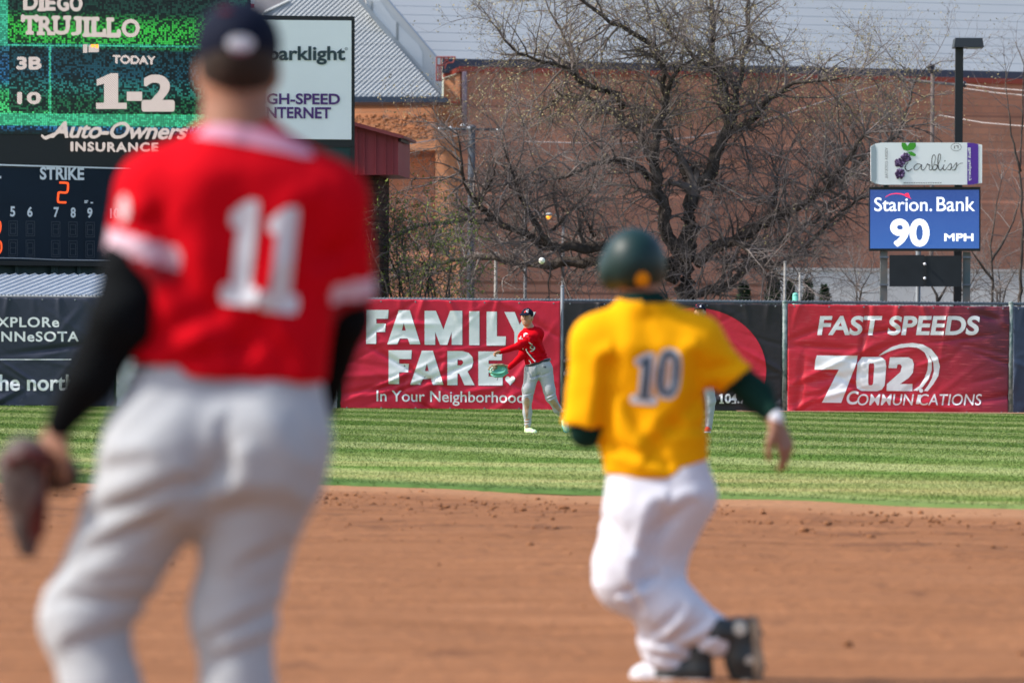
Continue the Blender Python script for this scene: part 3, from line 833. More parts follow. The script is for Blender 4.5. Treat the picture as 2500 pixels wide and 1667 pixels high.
# ================================================================ SCOREBOARD
SB = Plane(250, 500, 123.0, yaw=22)
M_NAVY = mat('navy_board', (0.007, 0.016, 0.030, 1), 0.55, 0.2, var=0.12, vscale=1.5)
M_BLACKMETAL = mat('black_metal', (0.010, 0.011, 0.014, 1), 0.4, 0.4)
M_BOARDWHITE = mat('board_white', (0.74, 0.77, 0.80, 1), 0.6)
M_TEALWALL = mat('teal_steel', (0.018, 0.050, 0.062, 1), 0.5, 0.35, var=0.3, vscale=2)
def led_mat(name, stops, cell, lit=1.0, floor=0.10, axis_z=(0, 1)):
    """a lamp wall: square cells, each randomly a green, blue or dark lamp, with the mean colour running down the screen"""
    m = bpy.data.materials.new(name); m.use_nodes = True
    nt = m.node_tree; b = nt.nodes['Principled BSDF']
    b.inputs['Base Color'].default_value = (0.006, 0.008, 0.008, 1); b.inputs['Roughness'].default_value = 0.6
    tc = nd(nt, 'ShaderNodeTexCoord')
    sn = nd(nt, 'ShaderNodeVectorMath', operation='SNAP'); sn.inputs[1].default_value = (cell, 1000.0, cell); nt.links.new(tc.outputs['Object'], sn.inputs[0])
    wnz = nd(nt, 'ShaderNodeTexWhiteNoise'); wnz.noise_dimensions = '3D'; nt.links.new(sn.outputs[0], wnz.inputs['Vector'])
    s = nd(nt, 'ShaderNodeSeparateXYZ'); nt.links.new(tc.outputs['Object'], s.inputs[0])
    z0, z1 = axis_z
    v = math_(nt, 'DIVIDE', math_(nt, 'SUBTRACT', z1, s.outputs[2]), z1 - z0)
    col = ramp(nt, v, stops)
    big = nd(nt, 'ShaderNodeTexNoise', i2=0.9, i3=4.0); nt.links.new(tc.outputs['Object'], big.inputs[0])
    th = math_(nt, 'ADD', wnz.outputs['Value'], math_(nt, 'MULTIPLY', math_(nt, 'SUBTRACT', big.outputs['Fac'], 0.5), 1.1))
    on = ramp(nt, th, [(0.45, (0, 0, 0, 1)), (0.62, (1, 1, 1, 1))])
    c1 = mixc(nt, on, mixc(nt, floor, (0, 0, 0, 1), col), col)
    # the dark gap between lamps
    fx = math_(nt, 'ABSOLUTE', math_(nt, 'SUBTRACT', math_(nt, 'FRACT', math_(nt, 'DIVIDE', s.outputs[0], cell)), 0.5))
    fz = math_(nt, 'ABSOLUTE', math_(nt, 'SUBTRACT', math_(nt, 'FRACT', math_(nt, 'DIVIDE', s.outputs[2], cell)), 0.5))
    gap = ramp(nt, math_(nt, 'MAXIMUM', fx, fz), [(0.38, (1, 1, 1, 1)), (0.46, (0.3, 0.3, 0.3, 1))])
    c2 = mixc(nt, gap, (0.004, 0.006, 0.006, 1), c1)
    nt.links.new(c2, b.inputs['Emission Color']); b.inputs['Emission Strength'].default_value = lit * 0.95
    return m
zt, zb = SB(250, -45).z, SB(250, 328).z
M_LED = led_mat('video_lamps', [(0.0, (0.01, 0.05, 0.05, 1)), (0.16, (0.012, 0.10, 0.06, 1)), (0.26, (0.03, 0.42, 0.06, 1)), (0.38, (0.03, 0.55, 0.08, 1)), (0.42, (0.02, 0.14, 0.16, 1)),
                               (0.52, (0.015, 0.07, 0.16, 1)), (0.66, (0.015, 0.12, 0.26, 1)), (0.74, (0.03, 0.34, 0.10, 1)), (0.86, (0.05, 0.50, 0.14, 1)), (0.92, (0.05, 0.55, 0.30, 1)), (0.96, (0.02, 0.12, 0.28, 1)), (1.0, (0.0, 0.01, 0.01, 1))], 0.04, 1.0, 0.12, (zb, zt))
M_LEDDARK = led_mat('video_lamps_dim', [(0.0, (0.006, 0.02, 0.02, 1)), (0.2, (0.006, 0.04, 0.025, 1)), (0.3, (0.03, 0.40, 0.04, 1)), (0.40, (0.03, 0.40, 0.05, 1)), (0.45, (0.005, 0.03, 0.04, 1)), (0.62, (0.008, 0.06, 0.09, 1)), (0.7, (0.02, 0.16, 0.14, 1)), (0.78, (0.01, 0.10, 0.04, 1)), (1.0, (0.012, 0.10, 0.035, 1))], 0.04, 0.9, 0.07, (zb, zt))
M_LEDTEAL = led_mat('video_lamps_teal', [(0.0, (0.05, 0.50, 0.28, 1)), (0.5, (0.06, 0.55, 0.35, 1)), (1.0, (0.06, 0.60, 0.28, 1))], 0.04, 0.75, 0.5, (zb, zt))
M_LEDWHITE = mat('lamp_white', (0.84, 0.72, 0.67, 1), emit=0.62)
def _lamp_grid(m, cell, low):
    nt = m.node_tree; b = nt.nodes['Principled BSDF']
    tc = nd(nt, 'ShaderNodeTexCoord'); s = nd(nt, 'ShaderNodeSeparateXYZ'); nt.links.new(tc.outputs['Object'], s.inputs[0])
    g = math_(nt, 'ABSOLUTE', math_(nt, 'SUBTRACT', math_(nt, 'FRACT', math_(nt, 'DIVIDE', math_(nt, 'ADD', s.outputs[0], s.outputs[2]), cell)), 0.5))
    c = tuple(b.inputs['Emission Color'].default_value)
    nt.links.new(ramp(nt, g, [(0.22, c), (0.40, tuple(v * low for v in c[:3]) + (1,))]), b.inputs['Emission Color'])
    b.inputs['Base Color'].default_value = (.02, .02, .02, 1)
_lamp_grid(M_LEDWHITE, 0.05, 0.35)
M_LEDRED = mat('lamp_red', (1.0, 0.10, 0.02, 1), emit=0.6)
sb = thing('scoreboard', 'tall black baseball scoreboard with a green video screen over a navy inning board', 'scoreboard', tuple(SB(250, 861).xy) + (0,))
def sq(x0, y0, x1, y1): return [(x0, y0), (x1, y0), (x1, y1), (x0, y1)]
def panel(name, pl, x0, y0, x1, y1, depth, m, parent, off=0.0, slope=0.0):
    pts = [pl(x0, y0, off), pl(x1, y0 + slope, off), pl(x1, y1 + slope, off), pl(x0, y1, off)]
    mb = MB(); mb.slab(pts, -pl.n * depth); return mb.build(name, m, parent)
panel('cabinet', SB, -400, -140, 612, 640, 0.9, M_BLACKMETAL, sb, -0.03)
scr = panel('video_screen', SB, -395, -135, 604, 326, 0.03, M_LED, sb, 0.0, 4)
lay('dim_field', [rrect(22, -140, 560, 106, 8), rrect(22, 114, 118, 272, 8), rrect(126, 114, 575, 276, 8)], lambda x, y: SB(x, y + x*.008, 0.006), M_LEDDARK, scr)
lay('bright_bar', [rect(-300, -20, 19, 108), rect(-300, 108.5, 560, 112.5), rect(-300, 277, 575, 306), rect(119.5, 112, 124.5, 280)], lambda x, y: SB(x, y + x*.008, 0.008), M_LEDTEAL, scr)
# slab-serif names on the screen
def slab_text(s, x0, y0, x1, y1, slope, w):
    """caps with square serifs: a bold word with feet and heads on the straight stems"""
    V, f = fit(text2d(s, 0.0, 1.04), x0 + 3, y0 + 3, x1 - 3, y1 - 3, slope=slope)
    return (V, f)
ser = []
def feet(xs, ytop, ybot, hw=6.5, h=5.5, top=True, bot=True, x0=52, x1=342, slope=15):
    out = []
    for x in xs:
        dy = slope * (x - x0) / (x1 - x0)
        if top: out.append(rect(x - hw, ytop + dy, x + hw, ytop + dy + h))
        if bot: out.append(rect(x - hw, ybot + dy - h, x + hw, ybot + dy))
    return out
def slab_word(boxes, ytop, ybot, x0, slope):
    out = []
    stems = {'T': ((.5,), 0, 1), 'R': ((.16, .9), .16, 1), 'U': ((.16, .84), 1, 0), 'J': ((.66,), 1, 0), 'I': ((.5,), 1, 1), 'L': ((.26,), 1, 1), 'D': ((.16,), .5, .5), 'E': ((.2,), .5, .5)}
    for ch, xa, xb in boxes:
        dy = slope * (xa - x0) / 290.0; w_ = xb - xa; hgt = ybot - ytop
        if ch == 'I': out.append(rect(xa + w_*.5 - 4, ytop + dy, xa + w_*.5 + 4, ybot + dy))
        else: out.append(fit(text2d(ch, 0.0), xa + 2.5, ytop + dy + 2, xb - 2.5, ybot + dy - 2))
        if ch in stems:
            xs, tp, bt = stems[ch]
            for u in xs:
                cx = xa + u*w_
                if tp == 1: out.append(rect(cx - 8, ytop + dy, cx + 8, ytop + dy + 5))
                if bt == 1 and not (ch == 'R' and u > .5 and 0): out.append(rect(cx - 8, ybot + dy - 5, cx + 8, ybot + dy))
        if ch == 'L': out.append(rect(xb - 5, ybot + dy - 16, xb, ybot + dy)); out.append(rect(xa + 6, ybot + dy - 7, xb, ybot + dy))
        if ch == 'T': out += [rect(xa, ytop + dy, xa + 5, ytop + dy + 14), rect(xb - 5, ytop + dy, xb, ytop + dy + 14)]
    return join2d(out)
white = [slab_word([('D', 56, 92), ('I', 94, 108), ('E', 110, 136), ('G', 138, 168), ('O', 169, 201)], -14, 25, 52, 8), slab_word([('T', 53, 91), ('R', 93, 128), ('U', 129, 170), ('J', 172, 199), ('I', 202, 220), ('L', 223, 257), ('L', 260, 292), ('O', 296, 341)], 38, 82.5, 52, 10)]
NFEET = len(white) - 2
white += [fit(text2d('3B'), 42, 140, 99, 168), fit(text2d('10'), 44, 226, 97, 252), fit(text2d('TODAY'), 275.5, 135, 377.6, 154, slope=3)]
white += [glyph('one', 234, 179, 308, 265.5), rect(309, 224, 345, 246), fit(text2d('2'), 353, 186, 417, 264), rect(350, 248, 421, 268.5),
          rect(202, 108, 212, 128), rect(216, 110, 240, 126)]
white += [fit(text2d('Auto-Owners', 0, .95), 125, 296, 457, 335, shear=.32, slope=5), stroke2d([(101, 330), (110, 336), (124, 331), (150, 318), (160, 303)], [2, 6, 6, 3, 2]),
          fit(text2d('INSURANCE', 0, 1.18), 173, 347, 385, 368, slope=2)]
led = white[2 + NFEET:]
lay('lettering', [dots([white[0]], 1.5, 2.2), dots([white[1]], 1.5, 2.2)] +
    [dots([led[i] for i in g_], 1.5, gr) for g_, gr in (((0,), 2.2), ((1,), 2.2), ((2,), 1.8), ((3,), 1.0), ((4,), 1.0), ((5, 6), 4.4), ((7, 8), .8), ((9, 10), 1.6), ((11,), 1.2))], lambda x, y: SB(x, y, 0.02), M_LEDWHITE, scr)
lay('score_accent', [rect(222, 109, 231, 116), rect(233, 109, 240, 118)], lambda x, y: SB(x, y, 0.024), mat('lamp_orange', (1, .35, .04, 1), emit=1), scr)
ib = panel('inning_board', SB, -395, 404, 604, 632, 0.03, M_NAVY, sb, 0.0, 14)
lay('border_line', [(np.array([(-300, 387), (604, 414), (604, 417), (-300, 391)], dtype=float), [(0, 1, 2, 3)])], lambda x, y: SB(x, y + 5, 0.03), M_BOARDWHITE, ib)
num = [fit(text2d('STRIKE', .03), 97.5, 407.5, 205.5, 439, slope=1.5), rect(-12, 430, 3, 436)]
for s_, a, b in (('5', 24.8, 37), ('6', 66.5, 79.5), ('7', 131, 144), ('8', 172.5, 184.8), ('9', 213, 225.5), ('10', 269, 292), ('4', -18, -5)):
    dy = (a - 25) * 0.0185
    num.append(fit(text2d(s_, .03), a, 504 + dy, b, 529 + dy))
lay('lettering', num, lambda x, y: SB(x, y, 0.02), M_BOARDWHITE, ib)
seg = [(145, 446), (163, 447), (166, 451), (165, 466), (160, 470.5), (145, 470), (142.5, 474), (141.5, 490), (145, 494), (162, 494.5)]
lay('red_digit', [stroke2d(seg, 5.0)], lambda x, y: SB(x, y, 0.02), M_LEDRED, ib)
lay('red_digit', [stroke2d([(-6, 540), (0.5, 543), (1, 560), (-5, 574)], 4), stroke2d([(-6, 588), (2, 592), (3, 610), (-5, 622)], 4)], lambda x, y: SB(x, y, 0.02), M_LEDRED, ib)
M_WINFRAME = mat('window_frame_grey', (0.055, 0.065, 0.085, 1), 0.5)
for a in (21, 63, 125, 167, 209, 266):
    dy = (a - 21) * 0.018
    for y0, y1 in ((539, 576), (585, 626)):
        fr = []
        for g_ in (0, 4):
            x0, x1, ya, yb = a + g_, a + 22 - g_, y0 + dy + g_*1.6, y1 + dy - g_*1.2
            fr.append(pxp([(x0, ya), (x1, ya), (x1, yb), (x0, yb)], [(x0 + 1.3, ya + 1.3), (x0 + 1.3, yb - 1.3), (x1 - 1.3, yb - 1.3), (x1 - 1.3, ya + 1.3)]))
        fr.append(rect(a + 5.4, (y0 + y1)/2 + dy - .6, a + 16.6, (y0 + y1)/2 + dy + .6))
        lay('score_window', fr, lambda x, y: SB(x, y, 0.02), M_WINFRAME, ib)
lay('small_plate', [rect(206, 489.5, 215.5, 492), rect(206, 493, 213, 496), rect(221, 493.5, 227, 497)], lambda x, y: SB(x, y, 0.02), M_BOARDWHITE, ib)
lay('seam', [rect(205, 440, 205.8, 630), rect(262, 410, 262.6, 634), rect(-50, 497, 600, 497.6)], lambda x, y: SB(x, y, 0.01), mat('seam', (0.006, 0.012, 0.022, 1)), ib)
mb = MB(); mb.tube([SB(-300, 625, .08), SB(60, 631, .08), SB(145, 635, .08), SB(145, 634.5, .08), SB(604, 641, .08)], 0.014, 6); mb.build('cable', mat('cable_grey', (0.35, 0.37, 0.4, 1)), sb, True)
panel('bottom_beam', SB, -395, 631, 604, 642, 0.5, M_BLACKMETAL, sb, 0.06, 13)
panel('skirt', SB, -395, 640, 604, 700, 0.5, M_TEALWALL, sb, -0.3, 13)
for px in (40, 128, 136, 192, 420, 560):
    p = SB(px, 861, -0.2); q = SB(px, 640, -0.2)
    mb = MB(); mb.box((p.x - .04, p.y - .04, 0), (p.x + .04, p.y + .04, q.z)); mb.build('column', M_TEALWALL, sb)

# advertising sign beside the scoreboard
SG = Plane(750, 200, 122.0, yaw=6)
sg = thing('advertising_sign', 'white advertising sign in a black frame reading HIGH-SPEED INTERNET beside the scoreboard', 'sign', tuple(SG(750, 861).xy) + (0,))
panel('sign_cabinet', SG, 592, 38, 866, 357, 0.5, M_BLACKMETAL, sg, 0.0, 3)
fc = panel('sign_face', SG, 600, 49, 858, 339, 0.03, mat('sign_white', (0.86, 0.89, 0.90, 1), 0.35, 0.4, var=0.04, vscale=.8), sg, 0.03, 2)
lay('lettering', [fit(text2d('sparklight', .026), 634, 113.5, 843, 158.5, slope=0)], lambda x, y: SG(x, y, 0.05), mat('sign_charcoal', (0.035, 0.06, 0.07, 1), 0.5), fc)
lay('trade_mark', [pxp(ell(845.5, 120, 3.6, 3.6, 16), ell(845.5, 120, 2.7, 2.7, 16)), rect(844.3, 118, 845.3, 122), rect(845.5, 118, 847, 119)], lambda x, y: SG(x, y, 0.05), mat('sign_grey', (0.1, 0.12, 0.13, 1)), fc)
lay('slogan', [fit(text2d('HIGH-SPEED', .026), 612, 228, 830, 255, slope=1), fit(text2d('INTERNET', .026), 641, 261.5, 808, 289, slope=1)], lambda x, y: SG(x, y, 0.05), mat('sign_purple', (0.085, 0.03, 0.17, 1), 0.5), fc)
panel('lower_panel', SG, 592, 357, 856, 700, 0.4, mat('dark_green_panel', (0.012, 0.040, 0.040, 1), 0.5, var=.2, vscale=1), sg, -0.02, 3)
panel('corner_post', SG, 856, 357, 866, 705, 0.4, M_BLACKMETAL, sg, 0.0, 0)

# corrugated shed roof between fence and scoreboard
sh_ = thing('storage_shed', 'low storage shed with a white corrugated roof behind the navy banner', 'shed', (P(100, 861, 119).x, 119.0, 0))
M_CORR = mat('white_corrugated', (0.44, 0.48, 0.54, 1), 0.4, 0.4, var=0.06, vscale=2)
nI = 520
v = []
for i in range(nI + 1):
    u = i / nI
    bp_ = P(-330 + 640*u, 722.5, 117.6); tp = P(-190 + 640*u, 670.5, 120.4)
    ph = u * 640 / 24.0
    w_ = ph - math.floor(ph); hgt = 0.035 * max(0.0, 1 - abs(w_ - 0.5) / 0.16) + 0.008*math.sin(ph*4*math.pi)
    for t in (0, .5, 1):
        p = bp_.lerp(tp, t); v.append((p.x, p.y - hgt*.7, p.z + hgt))
f = [(i*3+j, (i+1)*3+j, (i+1)*3+j+1, i*3+j+1) for i in range(nI) for j in range(2)]
link('roof', mesh_np('roof', v, f), M_CORR, sh_)
mb = MB(); a = P(-330, 722, 117.65); b = P(310, 722, 117.65); mb.box((a.x, 117.7, 0), (b.x, 120.3, a.z - .03)); mb.build('wall', M_TEALWALL, sh_)
mb = MB(); mb.tube([P(-330, 723.5, 117.5), P(310, 726, 117.5)], 0.025, 6); mb.build('gutter', mat('gutter_white', (.6, .63, .68, 1)), sh_, True)

# ================================================================ SPEED DISPLAY AND CAN SIGN
YD = 120.5
DP = Plane(2250, 500, YD, yaw=-2)
ds = thing('speed_display', 'blue lit speed display reading 90 MPH on posts, a can-shaped board on top', 'sign', (P(2258, 861, YD).x, YD, 0))
def c4(x, y): return 1900 + x / 2.0633, y / 2.0633
def r4(x0, y0, x1, y1): return c4(x0, y0) + c4(x1, y1)
can = bpy.data.materials.new('can_print')
prof = [c4(*p) for p in [(490, 724), (520, 719), (955, 719), (1005, 726), (1027, 730), (1027, 922), (1003, 926), (955, 931), (520, 931), (490, 925), (467, 912), (466, 738)]]
mb = MB(); mb.slab([DP(x, y, 0.1) for x, y in prof], -DP.n * 0.25); cb = mb.build('can_board', mat('can_white', (0.84, 0.86, 0.88, 1), 0.4, 0.4), ds)
del can
cm = lambda x, y: DP(x, y, 0.106)
lay('purple_band', [pxp([c4(*p) for p in [(952, 720), (985, 722), (1008, 728), (1008, 924), (985, 929), (952, 931)]])], cm, mat('can_purple', (0.105, 0.035, 0.33, 1), 0.4), cb)
lay('silver_rim', [pxp([c4(*p) for p in [(467, 742), (488, 727), (494, 760), (494, 900), (488, 924), (467, 910)]])], cm, mat('can_silver', (0.34, 0.40, 0.45, 1), 0.35, metal=.3), cb)
cm2 = lambda x, y: DP(x, y, 0.110)
# handwriting in one pen line per letter
def pen(pts, w=1.5): return stroke2d([c4(*p) for p in pts], w)
hand = [pen([(655, 818), (642, 835), (640, 850), (655, 862), (675, 850)], [1.2, 2.4, 2.6, 1.5]),
        pen([(722, 832), (702, 826), (684, 842), (690, 858), (708, 850), (722, 830), (720, 850), (730, 858), (742, 846)], [1.2, 2, 1.4, 2.2, 1.2]),
        pen([(742, 846), (752, 826), (756, 832), (764, 832), (760, 850), (768, 858), (778, 848)], [1.2, 2.2, 1.2, 2]),
        pen([(778, 848), (792, 800), (784, 780), (774, 800), (776, 845), (786, 858), (800, 846), (798, 832), (786, 832)], [1, 1.6, 2.4, 1.6]),
        pen([(800, 838), (814, 810), (818, 782), (808, 780), (804, 815), (808, 850), (818, 858), (828, 846)], [1, 1.6, 2.4, 1.6]),
        pen([(836, 830), (830, 848), (838, 858), (850, 846)], [1.8, 2.4, 1.2]), pen([(838, 810), (841, 813)], 3),
        pen([(848, 848), (868, 824), (872, 840), (866, 856), (852, 854)], [1, 1.8, 2.2, 1.5]),
        pen([(870, 852), (884, 838), (898, 820), (898, 838), (890, 856), (876, 856)], [1, 1.4, 2.2, 1.5]), pen([(890, 854), (910, 828), (930, 822)], [1.2, 1, 1.4])]
lay('handwriting', hand, cm2, mat('can_ink', (0.03, 0.03, 0.035, 1)), cb)
lay('side_text', [(np.stack([c4(538, 745)[0] + (c4(552, 745)[0] - c4(538, 745)[0]) * (v[:, 1] * -1 + 1), c4(0, 745)[1] + (c4(0, 900)[1] - c4(0, 745)[1]) * v[:, 0]], 1), f) for v, f in
      [(lambda q: ((q[0] - q[0].min(0)) / (q[0].max(0) - q[0].min(0)), q[1]))(text2d('VODKA COCKTAIL', 0.0, 1.1))]], cm2, mat('can_grey_ink', (0.12, 0.12, 0.13, 1)), cb)
lay('side_text', [(np.stack([c4(955, 0)[0] + (c4(974, 0)[0] - c4(955, 0)[0]) * (1 - v[:, 1]), c4(0, 745)[1] + (c4(0, 912)[1] - c4(0, 745)[1]) * v[:, 0]], 1), f) for v, f in
      [(lambda q: ((q[0] - q[0].min(0)) / (q[0].max(0) - q[0].min(0)), q[1]))(text2d('Black Raspberry', 0.02))]], lambda x, y: DP(x, y, 0.112), M_LET, cb)
lay('small_print', [rect(*c4(632, 919), *c4(642, 924))] + [rect(*c4(x, 919.5), *c4(x + 8, 924)) for x in range(646, 816, 12)], cm2, mat('can_small_ink', (0.2, 0.2, 0.22, 1)), cb)
lay('seal', [pxp([c4(*p) for p in ell(896, 742, 27, 20, 28)], [c4(*p) for p in ell(896, 742, 25, 18, 28)]), rect(*c4(886, 734), *c4(890, 750)), rect(*c4(894, 734), *c4(908, 737)), rect(*c4(904, 736), *c4(908, 748))], cm2, mat('seal_ink', (0.15, 0.15, 0.16, 1)), cb)
mb = MB()
rs = np.random.RandomState(2)
for cx, cy, rr in ((643, 795, 26), (612, 820, 27), (612, 876, 28)):
    for _ in range(34):
        a = rs.uniform(0, 6.28); q = math.sqrt(rs.uniform(0, 1)) * rr * .82
        p = DP(*c4(cx + q*math.cos(a), cy + q*math.sin(a)*.9), 0.11)
        mb.ball(p, (.034, .02, .034), int(rs.rand() < .3), 7, 5)
mb.build('berries', [mat('berry_dark', (0.045, 0.018, 0.07, 1), .3), mat('berry_light', (0.20, 0.13, 0.26, 1), .3)], cb, True)
lay('leaves', [pxp([c4(*p) for p in L]) for L in ([(655, 762), (630, 755), (621, 735), (622, 720), (640, 720), (652, 738)], [(655, 760), (652, 735), (662, 720), (692, 720), (694, 738), (682, 754)], [(650, 766), (672, 764), (694, 778), (690, 788), (668, 784)])], cm2, mat('can_leaf', (0.06, 0.33, 0.03, 1)), cb)
panel('screen_cabinet', DP, *r4(458, 942, 1019, 1264), 0.35, M_BLACKMETAL, ds, 0.0)
zt2, zb2 = DP(2250, 457).z, DP(2250, 612).z
def blue_led():
    m = bpy.data.materials.new('blue_lamps'); m.use_nodes = True
    nt = m.node_tree; b = nt.nodes['Principled BSDF']; b.inputs['Base Color'].default_value = (0.01, 0.02, 0.05, 1)
    tc = nd(nt, 'ShaderNodeTexCoord'); s = nd(nt, 'ShaderNodeSeparateXYZ'); nt.links.new(tc.outputs['Object'], s.inputs[0])
    v = math_(nt, 'DIVIDE', math_(nt, 'SUBTRACT', zt2, s.outputs[2]), zt2 - zb2)
    nz = nd(nt, 'ShaderNodeTexNoise', i2=0.8, i3=2.0); nt.links.new(tc.outputs['Object'], nz.inputs[0])
    v = math_(nt, 'ADD', v, math_(nt, 'MULTIPLY', math_(nt, 'SUBTRACT', nz.outputs['Fac'], .5), .25))
    c = ramp(nt, v, [(0, (0.008, 0.045, 0.30, 1)), (0.35, (0.014, 0.085, 0.46, 1)), (1.0, (0.030, 0.16, 0.62, 1))])
    f = math_(nt, 'ABSOLUTE', math_(nt, 'SUBTRACT', math_(nt, 'FRACT', math_(nt, 'DIVIDE', s.outputs[2], 0.022)), 0.5))
    c = mixc(nt, math_(nt, 'MULTIPLY', math_(nt, 'GREATER_THAN', f, 0.34), 0.55), c, (0.20, 0.36, 0.85, 1))
    nt.links.new(c, b.inputs['Emission Color']); b.inputs['Emission Strength'].default_value = 0.42
    return m
sc_ = panel('screen', DP, *r4(463, 957, 1012, 1252), 0.02, blue_led(), ds, 0.02)
M_BRIGHT = mat('lamp_bright', (0.95, 0.97, 1.0, 1), emit=0.5)
lay('lettering', [dots([fit(text2d('Starion.'), *r4(484, 995, 773, 1063))], 0.8, .5), dots([fit(text2d('Bank'), *r4(797, 992, 989, 1063))], 0.8, .5), dots([fit(text2d('90'), *r4(570, 1108, 754, 1235))], 0.9, 3.4), dots([fit(text2d('MPH'), *r4(837, 1177, 981, 1213))], 0.7, 1.1)], lambda x, y: DP(x, y, 0.03), M_BRIGHT, sc_)
lay('swoosh', [stroke2d([c4(*p) for p in [(540, 993), (568, 979), (605, 976), (640, 984), (670, 1003)]], [.8, 1.6, 2.2, 2.6, .6]), pxp([c4(*p) for p in [(640, 975), (655, 973), (665, 998), (640, 990)]])], lambda x, y: DP(x, y, 0.034), mat('lamp_scarlet', (0.9, 0.03, 0.08, 1), emit=.8), sc_)
panel('speaker_panel', DP, *r4(561, 1285, 736, 1443), 0.2, mat('dark_mesh', (0.018, 0.022, 0.026, 1), .5, var=.15), ds, 0.0)
panel('speaker_panel', DP, *r4(744, 1288, 921, 1443), 0.2, mat('dark_mesh', (0.018, 0.022, 0.026, 1), .5, var=.15), ds, 0.0)
panel('centre_strip', DP, *r4(733, 1290, 747, 1442), 0.1, M_BLACKMETAL, ds, 0.01)
mb = MB()
for y in (1330, 1402): mb.ball(DP(*c4(738, y), 0.03), .032)
mb.build('knob', M_LET, ds, True)
M_RUSTY = mat('weathered_post', (0.09, 0.14, 0.15, 1), .6, .3, vscale=2.5, col2=(0.20, 0.16, 0.13, 1))
for a, b in ((516, 552), (935, 971)):
    x0 = DP(*c4(a, 1300)).x; x1 = DP(*c4(b, 1300)).x
    mb = MB(); mb.box((x0, YD + .1, 0), (x1, YD + .25, DP(*c4(0, 1262)).z)); mb.build('post', M_RUSTY, ds)
    for y in (1295, 1434):
        z = DP(*c4(a, y)).z
        mb = MB(); mb.box((x0 - .02, YD + .05, z - .02), (x1 + .02, YD + .097, z + .02)); mb.build('bracket', M_GALV, ds)
for a in (545, 905): 
    x0 = DP(*c4(a, 900)).x; mb = MB(); mb.box((x0 - .05, YD + .06, DP(*c4(0, 950)).z - .1), (x0 + .05, YD + .14, DP(*c4(0, 900)).z)); mb.build('upright', M_BLACKMETAL, ds)
p = P(2240, 861, 121.6)
gp = thing('steel_pole', 'short grey steel pole standing below the blue speed display', 'pole', (p.x, p.y, 0))
mb = MB(); mb.tube([(p.x, p.y, -.1), (p.x, p.y, P(2240, 612, 121.6).z)], 0.055, 12); mb.build('shaft', M_GALV, gp, True)
mb = MB(); mb.ball((p.x, p.y, P(2240, 612, 121.6).z), (.06, .06, .03)); mb.build('cap', M_GALV, gp, True)

# tall black lamp post behind the display
yl = 123.0
a = P(2336.5, 861, yl)
lp = thing('lamp_post', 'tall black lamp post with a flat box head behind the speed display', 'street lamp', (a.x + .07, yl, 0))
mb = MB(); b = P(2335, 118, yl); mb.box((a.x - .083, yl - .085, -.1), (a.x + .083, yl + .085, b.z)); mb.build('post', M_BLACKMETAL, lp)
mb = MB(); h0 = P(2326.5, 95, yl); h1 = P(2399, 118, yl)
v = [(h0.x, yl - .35, h1.z), (h1.x, yl - .35, h1.z), (h1.x, yl + .35, h1.z), (h0.x, yl + .35, h1.z), (h0.x + .03, yl - .32, h0.z), (h1.x - .03, yl - .32, h0.z), (h1.x - .03, yl + .32, h0.z), (h0.x + .03, yl + .32, h0.z)]
mb.add(v, [(0, 3, 2, 1), (4, 5, 6, 7), (0, 1, 5, 4), (1, 2, 6, 5), (2, 3, 7, 6), (3, 0, 4, 7)])
hd = mb.build('lamp_head', mat('lamp_housing', (0.02, 0.022, 0.025, 1), .35, .5), lp)
mb = MB(); mb.box((h0.x + .3, yl - .25, h1.z - .015), (h1.x - .08, yl + .25, h1.z - .003)); mb.build('lens', mat('lamp_lens', (.4, .42, .42, 1), .2), hd)
